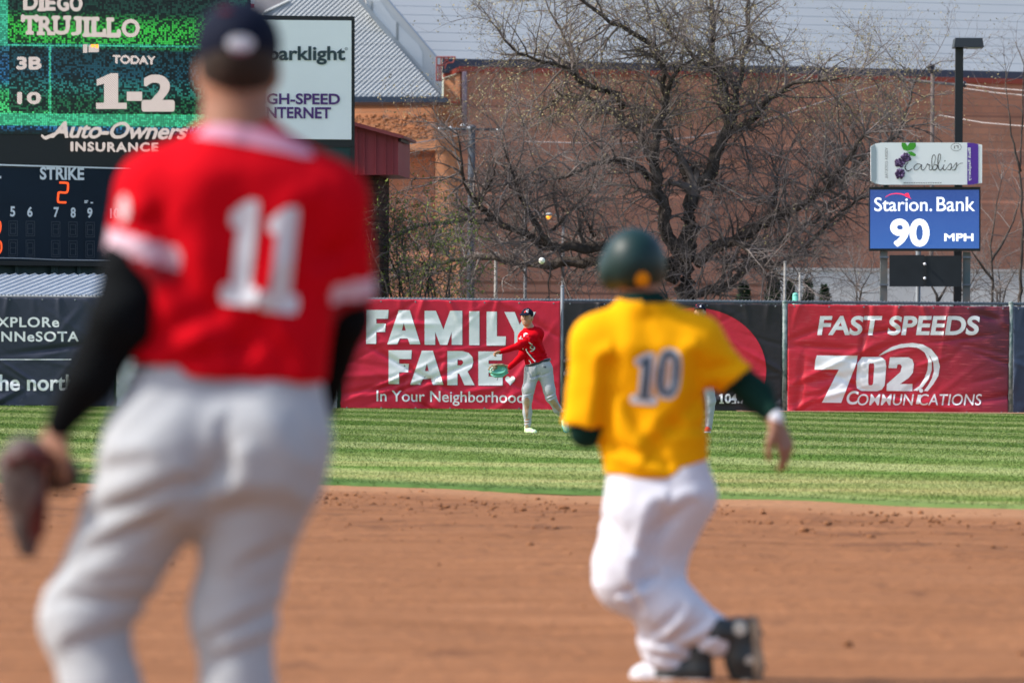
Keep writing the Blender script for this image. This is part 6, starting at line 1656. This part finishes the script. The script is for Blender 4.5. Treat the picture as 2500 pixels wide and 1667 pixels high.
hm = body_obj('helmet', [egg(J(1548, 640, .01), (.112, .128, .122), .03, clip=hb), egg(J(1486, 664, .03), (.036, .075, .062), .03), egg(J(1600, 670, .04), (.028, .07, .05), .03)], M_HELM, r10, .008)
body_obj('brim', [egg(J(1530, 628, .14), (.085, .08, .014), .02)], M_HELM, hm, .008)
bv = bvh_of(hm)
decal('round_sticker', [pxp(ell(1567, 684, 17, 19, 24))], bv, Y2, mat('gold_sticker', (.75, .32, .01, 1), .4), hm, .003, 8)
body_obj('hair', [egg(J(1556, 680, .0), (.072, .085, .055), .02, clip=[(J(1556, 722), (0, 0, -1))])], M_HAIR, r10, .008)
hemn2 = Vector((.12, 0, -1)).normalized()
hemc = [(J(1545, 1156), Vector((.02, 0, -1))), (J(1650, 1150), Vector((.38, 0, -1)))]
sl2 = [(J(1424, 1036), Vector((-.06, 0, -1)))]; sr2 = [(J(1808, 936), Vector((.80, -.1, -.95)))]
jp = [limbp((1570, 752), .078, (1575, 840), .13, .06), limbp((1566, 765), .072, (1462, 830), .088, .06), limbp((1576, 765), .072, (1702, 835), .088, .06), limbp((1500, 850), .10, (1670, 855), .105, .06),
      limbp((1520, 860), .105, (1546, 1190), .102, .06, hemc), limbp((1640, 870), .112, (1662, 1180), .104, .06, hemc), limbp((1580, 860), .12, (1600, 1190), .115, .06, hemc),
      limbp((1458, 835), .088, (1428, 1060), .086, .05, sl2), limbp((1710, 845), .088, (1830, 960), .066, .05, sr2)]
def trim10(C):
    mi = np.zeros(len(C), dtype=int)
    q, n = sr2[0]; n = np.array(n.normalized()); h = -((C - np.array(q)) @ n); near = np.linalg.norm(C - np.array(J(1808, 936)), axis=1) < .12
    mi[near & (h < .018)] = 1
    q = np.array(J(1572, 742)); mi[(np.linalg.norm(C - q, axis=1) < .095) & (C[:, 2] > q[2] + .000)] = 1
    return mi
j10 = body_obj('jersey', jp, [M_GOLDJ, M_GREENSLEEVE], r10, .008, grooves([(J(1490, 890), J(1475, 1040), .028, .020), (J(1700, 880), J(1692, 1000), .028, .018), (J(1520, 960), J(1600, 1100), .03, .014), (J(1690, 980), J(1600, 1090), .03, .016), (J(1480, 1080), J(1620, 1130), .022, .012), (J(1580, 790), J(1585, 860), .04, .010), (J(1730, 900), J(1790, 890), .022, .012), (J(1640, 1040), J(1720, 1040), .022, .010)], folds(.008, 17, 15)), trim10)
bv = bvh_of(j10)
one = glyph('jersey_one', 1545, 866, 1603, 981); one = slant(one, 1574, 922, 4, .02)
def zero(cx, cy, rx, ry, t, deg=5):
    sq_ = lambda rx, ry: [(cx + rx*math.copysign(abs(math.cos(a))**.75, math.cos(a)), cy + ry*math.copysign(abs(math.sin(a))**.75, math.sin(a))) for a in np.linspace(0, 2*math.pi, 37)[:-1]]
    v = pxp(sq_(rx, ry), sq_(rx - t, ry - t)) if t else pxp(sq_(rx, ry))
    return slant(v, cx, cy, deg)
decal('number_outline', [slant(glyph('jersey_one', 1541, 860, 1607, 987), 1574, 922, 4, .02)], bv, Y2, M_WHITECLOTH, j10, .004, 8)
decal('number_outline', [zero(1629, 912, 31, 62, 27)], bv, Y2, M_WHITECLOTH, j10, .0045, 8)
M_NUM10 = mat('number_slate', (.045, .075, .11, 1), .6)
in1 = slant(box2([[(.2, .05), (.2, .12), (.36, .12), (.36, .78), (.2, .76), (.2, .86), (.5, .96), (.66, .96), (.66, .12), (.82, .12), (.82, .05)]], 1545, 866, 1603, 981), 1574, 922, 4, .02)
decal('number', [in1], bv, Y2, M_NUM10, j10, .007, 8)
decal('number', [zero(1629, 912, 26, 56, 15)], bv, Y2, M_NUM10, j10, .007, 8)
body_obj('undershirt_sleeve', [limbp((1722, 850), .06, (1848, 966), .056, .03), cone(J(1848, 966), J(1884, 1012, -.08), .056, .036, .03)], M_GREENSLEEVE, r10, .008, folds(.004, 6, 30))
body_obj('undershirt_sleeve', [limbp((1452, 850), .06, (1432, 1052), .056, .03), cone(J(1432, 1052), J(1446, 1004, .22), .054, .034, .03)], M_GREENSLEEVE, r10, .008)
body_obj('wristband', [cone(J(1888, 1012, -.08), J(1895, 1024, -.10), .030, .029, .01)], M_WHITECLOTH, r10, .007)
pp = [limbp((1548, 1172), .088, (1562, 1225), .125, .05), limbp((1660, 1135), .096, (1656, 1205), .13, .05), limbp((1560, 1182), .09, (1645, 1165), .09, .05),
      limbp((1572, 1225), .138, (1530, 1390), .114, .05), limbp((1530, 1390), .114, (1522, 1424), .092, .05), cone(J(1522, 1424), J(1640, 1496, -.01), .092, .100, .045), cone(J(1640, 1496, -.01), J(1752, 1556, -.02), .098, .078, .05),
      limbp((1652, 1205), .132, (1600, 1380), .098, .05, None, (0, .05)), cone(J(1600, 1380, .05), J(1632, 1560, .04), .098, .100, .05), cone(J(1632, 1560, .04), J(1650, 1622, .03), .100, .075, .04)]
t10 = body_obj('trousers', pp, M_WHITEPANTS, r10, .008, grooves([(J(1615, 1250), J(1570, 1400), .030, .020), (J(1680, 1230), J(1590, 1300), .022, .012), (J(1480, 1260), J(1540, 1330), .022, .010), (J(1530, 1440), J(1600, 1400), .018, .014), (J(1600, 1540), J(1660, 1480), .016, .014), (J(1640, 1560), J(1720, 1510), .014, .012), (J(1680, 1590), J(1740, 1540), .012, .012), (J(1580, 1560), J(1680, 1580), .014, .010), (J(1600, 1600), J(1690, 1610), .014, .010), (J(1560, 1490), J(1540, 1440), .014, .010)], folds(.006, 9, 15)))
body_obj('belt', [limbp((1555, 1166), .104, (1655, 1146), .108, .03, [(J(1600, 1148), -hemn2), (J(1600, 1172), hemn2)])], M_GREENSLEEVE, r10, .008)
M_TAN = mat('sole_tan', (.40, .30, .20, 1), .7, .2, vscale=11, col2=(.12, .09, .07, 1))
M_CLEATDARK = mat('shoe_dark', (.020, .024, .024, 1), .45, .4, vscale=9, col2=(.035, .04, .04, 1))
M_SHOEPALE = mat('shoe_pale', (.52, .47, .38, 1), .5, .3)
def pale_patch(px, py, rad, dy=0):
    c = np.array(J(px, py, dy))
    return lambda C: (np.linalg.norm((C - c)*np.array([1, .35, 1]), axis=1) < rad).astype(int)
shoe_parts(r10, J(1842, 1512, -.02), J(1852, 1722, -.02), (-1, -.25, .25), [M_CLEATDARK, M_SHOEPALE], M_TAN, 1.30, lambda C: np.maximum(pale_patch(1806, 1532, .026, -.07)(C), np.maximum(pale_patch(1828, 1610, .016, -.07)(C), pale_patch(1820, 1668, .018, -.07)(C))))
shoe_parts(r10, J(1735, 1672, -.04), J(1545, 1668, .06), (0, 0, 1), [M_CLEATDARK, M_WHITECLOTH], M_WHITECLOTH, 1.1, pale_patch(1560, 1645, .062, .05))

# ---------------------------------------------------------------- outfielder throwing, number 9
Y3 = 82.7
def K(cx, cy, dy=0.0): return P(1180 + cx/4.354, 720 + cy/4.354, Y3 + dy)
r9 = thing('person', 'outfielder in a red jersey, bright green shoes, following through a throw', 'person', (K(600, 861).x, Y3, 0))
fwd = (-.32, -.94, .06)
hc = K(463, 241, -.02)
core = face_prims(hc, fwd, (0.05, 0, 1), 1.03)
core += [cone(K(476, 285, .02), K(490, 385, .03), .054, .062, .04), cone(K(430, 445), K(578, 405, .05), .06, .065, .05), cone(K(490, 400, .03), K(560, 690, .03), .10, .11, .06), cone(K(530, 740), K(630, 740), .09, .09, .05),
         cone(K(575, 425, -.04), K(385, 535, -.25), .055, .042, .04), cone(K(385, 535, -.25), K(185, 605, -.27), .040, .028, .03), cone(K(415, 455), K(420, 640, -.06), .052, .042, .04), cone(K(420, 640, -.06), K(285, 765, -.10), .040, .028, .03),
         cone(K(520, 790), K(470, 1085, -.06), .09, .055, .04), cone(K(470, 1085, -.06), K(468, 1400, 0), .052, .036, .03), cone(K(650, 790, .02), K(712, 1090, -.05), .09, .055, .04), cone(K(712, 1090, -.05), K(852, 1320, .22), .052, .036, .03)]
core += hand_prims(K(185, 605, -.27), (K(125, 618, -.29) - K(185, 605, -.27)), (0.3, -.5, -.8), (.0, -.6, .8), .95, (.7, .9, .7))
core += hand_prims(K(285, 765, -.10), (K(215, 798, -.10) - K(285, 765, -.10)), (0, -1, 0), (0, 0, 1), .95, (.1, .1, .1))
body_obj('body', core, M_SKIN, r9, .0065)
face_details(r9, hc, fwd, (.05, 0, 1), 1.03)
cp, e = cap_parts(r9, hc, fwd, (.05, 0, 1), 1.05)
bv = bvh_of(cp)
kp = lambda L: [(1180 + x/4.354, 720 + y/4.354) for x, y in L]
decal('cap_badge', [pxp(kp([(424, 160), (448, 153), (456, 165), (448, 188), (432, 190), (436, 174)]))], bv, Y3, mat('badge_red', (.6, .03, .02, 1)), cp, .003)
decal('cap_badge', [pxp(kp([(456, 153), (478, 153), (484, 162), (468, 164), (466, 174), (482, 176), (476, 188), (458, 186), (452, 170)]))], bv, Y3, M_WHITECLOTH, cp, .003)
clpL = [(K(467, 498, -.2), (K(445, 515, -.22) - K(585, 415, -.08)))]
jp = [cone(K(488, 372, .03), K(500, 420, .03), .072, .10, .05), cone(K(440, 430), K(470, 420), .085, .10, .05), cone(K(500, 400, .03), K(575, 405, .05), .095, .088, .05),
      cone(K(470, 470, .0), K(530, 760, .0), .115, .105, .06, [(K(560, 722), Vector((.31, 0, -1)))]), cone(K(545, 460, .03), K(618, 740, .03), .120, .108, .06, [(K(560, 722), Vector((.31, 0, -1)))]), cone(K(510, 470), K(575, 740), .12, .115, .06, [(K(560, 722), Vector((.31, 0, -1)))]),
      cone(K(576, 420, -.02), K(440, 515, -.23), .092, .082, .045, clpL), cone(K(418, 452), K(412, 600, -.06), .075, .066, .04, [(K(412, 585, -.06), Vector((0, -.2, -1)))])]
j9 = body_obj('jersey', jp, M_REDJ, r9, .0085, grooves([(K(520, 480), K(640, 640), .018, .016), (K(480, 590), K(600, 620), .016, .012), (K(560, 640), K(690, 600), .016, .014), (K(600, 450), K(650, 570), .02, .014), (K(580, 690), K(690, 640), .014, .012), (K(480, 660), K(540, 690), .014, .010), (K(500, 440), K(560, 470), .016, .010)], folds(.010, 31, 20)))
for a in ([cone(K(520, 465, -.12), K(385, 536, -.25), .058, .054, .03), cone(K(385, 536, -.25), K(180, 606, -.27), .054, .037, .03)], [cone(K(416, 520), K(420, 640, -.06), .058, .056, .03), cone(K(420, 640, -.06), K(280, 770, -.10), .054, .037, .03)]):
    body_obj('undershirt_sleeve', a, M_REDJ, r9, .008, folds(.007, 41, 34))
bv = bvh_of(j9)
decal('number_outline', [slant(fit(text2d('9', .02), *kp([(488, 538)])[0], *kp([(553, 610)])[0]), *kp([(520, 574)])[0], 12)], bv, Y3, M_NAVYPRINT, j9, .004)
decal('number', [slant(fit(text2d('9'), *kp([(490, 540)])[0], *kp([(548, 606)])[0]), *kp([(520, 574)])[0], 12)], bv, Y3, M_WHITECLOTH, j9, .008)
decal('piping', [stroke2d(kp([(452, 572), (466, 608), (505, 655), (550, 708)]), 2.6), stroke2d(kp([(398, 436), (400, 470)]), 2), stroke2d(kp([(484, 692), (506, 728)]), 2)], bv, Y3, M_WHITECLOTH, j9, .005)
decal('piping_edge', [stroke2d(kp([(460, 568), (474, 604), (513, 650), (558, 703)]), 1.3)], bv, Y3, M_NAVYPRINT, j9, .005)
decal('sleeve_band', [stroke2d(kp([(410, 468), (460, 498), (520, 532)]), 4.2)], bv, Y3, M_NAVYPRINT, j9, .006)
decal('sleeve_band', [stroke2d(kp([(411, 464), (461, 494), (521, 528)]), 2.3)], bv, Y3, M_WHITECLOTH, j9, .009)
decal('sleeve_patch', [pxp(kp([(428, 412), (452, 400), (475, 412), (472, 440), (448, 458), (428, 446)]))], bv, Y3, M_WHITECLOTH, j9, .005)
decal('sleeve_patch', [pxp(kp([(436, 430), (448, 420), (460, 432), (466, 446), (452, 440), (442, 448)]))], bv, Y3, M_NAVYPRINT, j9, .008)
decal('chest_letters', [stroke2d(kp([(384, 588), (392, 598), (408, 598), (412, 588)]), 2.0), stroke2d(kp([(420, 568), (424, 582)]), 2), rect(*kp([(378, 452)])[0], *kp([(384, 474)])[0]), rect(*kp([(388, 450)])[0], *kp([(393, 472)])[0])], bv, Y3, M_WHITECLOTH, j9, .005)
wcl = [(K(560, 716), Vector((-.31, 0, 1)))]
pp = [cone(K(535, 745), K(530, 800), .106, .115, .05, wcl), cone(K(630, 715, .02), K(645, 790, .02), .106, .115, .05, wcl), cone(K(560, 750), K(620, 740), .108, .108, .05, wcl),
      cone(K(525, 800), K(480, 1000, -.04), .118, .088, .05), cone(K(480, 1000, -.04), K(466, 1110, -.05), .088, .070, .04), cone(K(466, 1110, -.05), K(468, 1250, -.01), .070, .064, .04), cone(K(468, 1250, -.01), K(472, 1385, 0), .064, .045, .04),
      cone(K(650, 800, .02), K(700, 1010, -.03), .118, .086, .05), cone(K(700, 1010, -.03), K(720, 1095, -.04), .086, .070, .04), cone(K(720, 1095, -.04), K(788, 1210, .08), .070, .058, .04), cone(K(788, 1210, .08), K(850, 1300, .21), .058, .046, .04)]
M_GREYPANTS9 = mat('cool_grey_trousers', (0.40, 0.415, 0.45, 1), .8, .1, var=.03, vscale=4, bump=.006, bscale=11)
t9 = body_obj('trousers', pp, M_GREYPANTS9, r9, .008, grooves([(K(520, 880), K(600, 840), .016, .014), (K(600, 860), K(690, 830), .016, .010), (K(440, 1060), K(510, 1040), .012, .010), (K(670, 1080), K(740, 1050), .012, .012), (K(690, 1110), K(760, 1080), .010, .010), (K(450, 1330), K(500, 1320), .010, .010), (K(445, 1360), K(495, 1350), .010, .010), (K(570, 790), K(575, 880), .016, .010), (K(480, 800), K(520, 870), .014, .008)], folds(.007, 51, 22)))
bv = bvh_of(t9)
decal('dirt_stain', [pxp(kp([(440, 1095), (470, 1085), (490, 1110), (492, 1170), (478, 1240), (470, 1300), (460, 1320), (448, 1270), (438, 1200), (434, 1140)])), pxp(kp([(706, 1130), (745, 1108), (790, 1150), (830, 1230), (800, 1240), (750, 1190)]))], bv, Y3, M_CLAY, t9, .004, 3)
decal('dirt_stain', [pxp(kp([(440, 1390), (462, 1370), (486, 1400), (470, 1425), (445, 1425)])), pxp(kp([(815, 1250), (862, 1240), (888, 1290), (866, 1312), (830, 1300)]))], bv, Y3, M_CLAY, t9, .004, 3)
decal('brand_mark', [fit(text2d('NB', .04), *kp([(642, 757)])[0], *kp([(668, 774)])[0])], bv, Y3, M_NAVYPRINT, t9, .004)
bl = body_obj('belt', [cone(K(534, 738), K(628, 708, .02), .128, .126, .03, [(K(560, 714), Vector((-.31, 0, 1))), (K(564, 742), Vector((.31, 0, -1)))])], M_BLACKLEATHER, r9, .007)
bv = bvh_of(bl)
decal('belt_loop', [pxp(kp([(556, 712), (590, 702), (597, 738), (563, 750)]))], bv, Y3, M_GREYPANTS, bl, .006)
M_LIME = mat('lime_shoe', (.50, .74, .30, 1), .45, .3, vscale=16, col2=(.62, .78, .55, 1))
M_MINTSOLE = mat('mint_sole', (.16, .50, .40, 1), .5, .3)
shoe_parts(r9, K(452, 1478, .05), K(556, 1478, -.20), (0, 0, 1), M_LIME, M_WHITECLOTH, 1.0, None, .006, M_NAVYPRINT)
shoe_parts(r9, K(850, 1330, .26), K(884, 1462, .06), (.25, -.7, .55), M_LIME, M_MINTSOLE, 1.0, None, .006, M_NAVYPRINT)
# his glove
M_MINT = mat('mint_leather', (.12, .40, .31, 1), .5, .35, var=.15, vscale=14)
M_CREAM = mat('cream_leather', (.42, .33, .21, 1), .55, .3, vscale=22, col2=(.16, .10, .06, 1))
g9 = thing('baseball_glove', 'mint-green and cream baseball glove on the hand of the throwing outfielder', 'glove', tuple(K(170, 805, -.2)))
gc = K(160, 806, -.23)
body_obj('pocket', [egg(gc, (.135, .075, .085), .02), egg(gc + Vector((.0, -.075, .035)), (.112, .075, .070), .01, sub=True)], M_MINT, g9, .006)
fing = []
for i, (cx, cy) in enumerate(((62, 790), (72, 768), (90, 752), (115, 745))):
    p = K(cx, cy, -.24); fing.append(cone(gc + (p - gc)*.55, p, .024, .018, .006))
body_obj('finger_stalls', fing, M_CREAM, g9, .006)
mb = MB(); mb.tube([K(118, 745, -.25), K(160, 742, -.27), K(210, 742, -.26), K(250, 765, -.22)], [.014, .016, .018, .016], 8); mb.build('rim', M_CREAM, g9, True)
mb = MB(); mb.tube([K(80, 845, -.25), K(130, 868, -.27), K(200, 862, -.27), K(262, 822, -.23)], [.014, .016, .018, .016], 8); mb.build('heel_pad', M_MINT, g9, True)
mb = MB(); mb.tube([K(158, 870, -.22), K(152, 890, -.22), K(146, 908, -.21)], .004, 5); mb.tube([K(100, 745, -.22), K(130, 728, -.22), K(155, 710, -.21)], .003, 5); mb.build('lace', M_BLACKLEATHER, g9, True)
mb = MB()
for cx, cy in ((78, 795), (98, 775), (104, 800), (84, 818)): mb.ball(K(cx, cy, -.275), (.014, .01, .012), 0, 8, 5)
mb.build('lacing', mat('lace_cream', (.72, .68, .58, 1), .6), g9, True)

# ---------------------------------------------------------------- second outfielder, mostly hidden behind the runner
Y4 = 83.9
H = lambda px, py, dy=0.0: P(px, py, Y4 + dy)
r2 = thing('person', 'bearded outfielder in a navy cap and red shoes, mostly hidden behind the gold runner', 'person', (H(1720, 861).x, Y4, 0))
hc2 = H(1709, 763, 0); f2 = (-.12, -.96, .20)
core = face_prims(hc2, f2, (0, .1, 1), 1.0)
core += [cone(H(1709, 778, .03), H(1710, 797, .04), .052, .06, .04), cone(H(1686, 806, .03), H(1734, 806, .03), .055, .055, .05), cone(H(1710, 806, .03), H(1711, 885, .02), .09, .09, .06), cone(H(1701, 898), H(1721, 898), .085, .085, .05),
         cone(H(1682, 808, .03), H(1671, 858, .03), .05, .042, .04), cone(H(1671, 858, .03), H(1678, 900, -.08), .038, .028, .03), cone(H(1738, 808, .03), H(1749, 858, .03), .05, .042, .04), cone(H(1749, 858, .03), H(1742, 900, -.08), .038, .028, .03),
         cone(H(1699, 905), H(1693, 980), .085, .055, .04), cone(H(1693, 980), H(1692, 1045), .05, .036, .03), cone(H(1723, 905), H(1733, 980), .085, .055, .04), cone(H(1733, 980), H(1729, 1045), .05, .036, .03)]
core += hand_prims(H(1678, 900, -.08), (.12, -.25, -.95), (.9, .2, 0), (.1, -.95, 0), .95, (.3, .4, .3)) + hand_prims(H(1742, 900, -.08), (-.12, -.25, -.95), (-.9, .2, 0), (-.1, -.95, 0), .95, (.3, .4, .3))
body_obj('body', core, M_SKIN, r2, .007)
M_BEARD = mat('reddish_beard', (.16, .075, .04, 1), .8, .2, var=.3, vscale=60)
face_details(r2, hc2, f2, (0, .1, 1), 1.0, hair=M_BEARD, beard=M_BEARD)
cp, e = cap_parts(r2, hc2, f2, (0, .1, 1), 1.02)
bv = bvh_of(cp)
decal('cap_badge', [pxp([(1699, 744), (1706, 742), (1707, 747), (1702, 750), (1699, 749)])], bv, Y4, mat('badge_red', (.6, .03, .02, 1)), cp, .003)
decal('cap_badge', [pxp([(1707.5, 742), (1713, 742.5), (1712, 744.5), (1710, 745.5), (1712, 747.5), (1711, 750), (1707, 748.5)])], bv, Y4, M_WHITECLOTH, cp, .003)
hz = [(H(1710, 893), Vector((0, 0, -1)))]
j2 = body_obj('jersey', [cone(H(1709, 792, .03), H(1710, 806, .03), .068, .10, .05), cone(H(1690, 812, .03), H(1698, 915, .02), .105, .105, .06, hz), cone(H(1731, 812, .03), H(1723, 915, .02), .105, .105, .06, hz), cone(H(1710, 812, .02), H(1711, 915, .01), .125, .118, .06, hz), cone(H(1684, 808, .03), H(1672, 850, .03), .072, .062, .05), cone(H(1736, 808, .03), H(1748, 850, .03), .072, .062, .05)], M_REDJ, r2, .009, folds(.012, 61, 20))
bv = bvh_of(j2)
decal('piping', [stroke2d([(1709, 803), (1710, 850), (1710, 888)], 2)], bv, Y4, M_WHITECLOTH, j2, .004)
body_obj('belt', [cone(H(1700, 893, .01), H(1721, 893, .01), .116, .116, .03, [(H(1710, 889), (0, 0, 1)), (H(1710, 896), (0, 0, -1))])], M_BLACKLEATHER, r2, .008)
wc2 = [(H(1710, 890), (0, 0, 1))]
t2 = body_obj('trousers', [cone(H(1700, 893), H(1700, 915), .102, .112, .05, wc2), cone(H(1721, 893), H(1722, 915), .102, .112, .05, wc2), cone(H(1699, 918), H(1692, 980), .108, .078, .05), cone(H(1692, 980), H(1692, 1042), .078, .052, .04), cone(H(1723, 918), H(1734, 980), .108, .078, .05), cone(H(1734, 980), H(1730, 1042), .078, .054, .04)], M_GREYPANTS9, r2, .008, folds(.010, 71, 26))
M_REDSHOE = mat('red_shoe', (.50, .03, .012, 1), .5, .3)
shoe_parts(r2, H(1692, 1056, .08), H(1684, 1056.5, -.18), (0, 0, 1), M_REDSHOE, M_WHITECLOTH)
shoe_parts(r2, H(1729, 1056, .08), H(1725, 1056.5, -.18), (0, 0, 1), M_REDSHOE, M_WHITECLOTH)
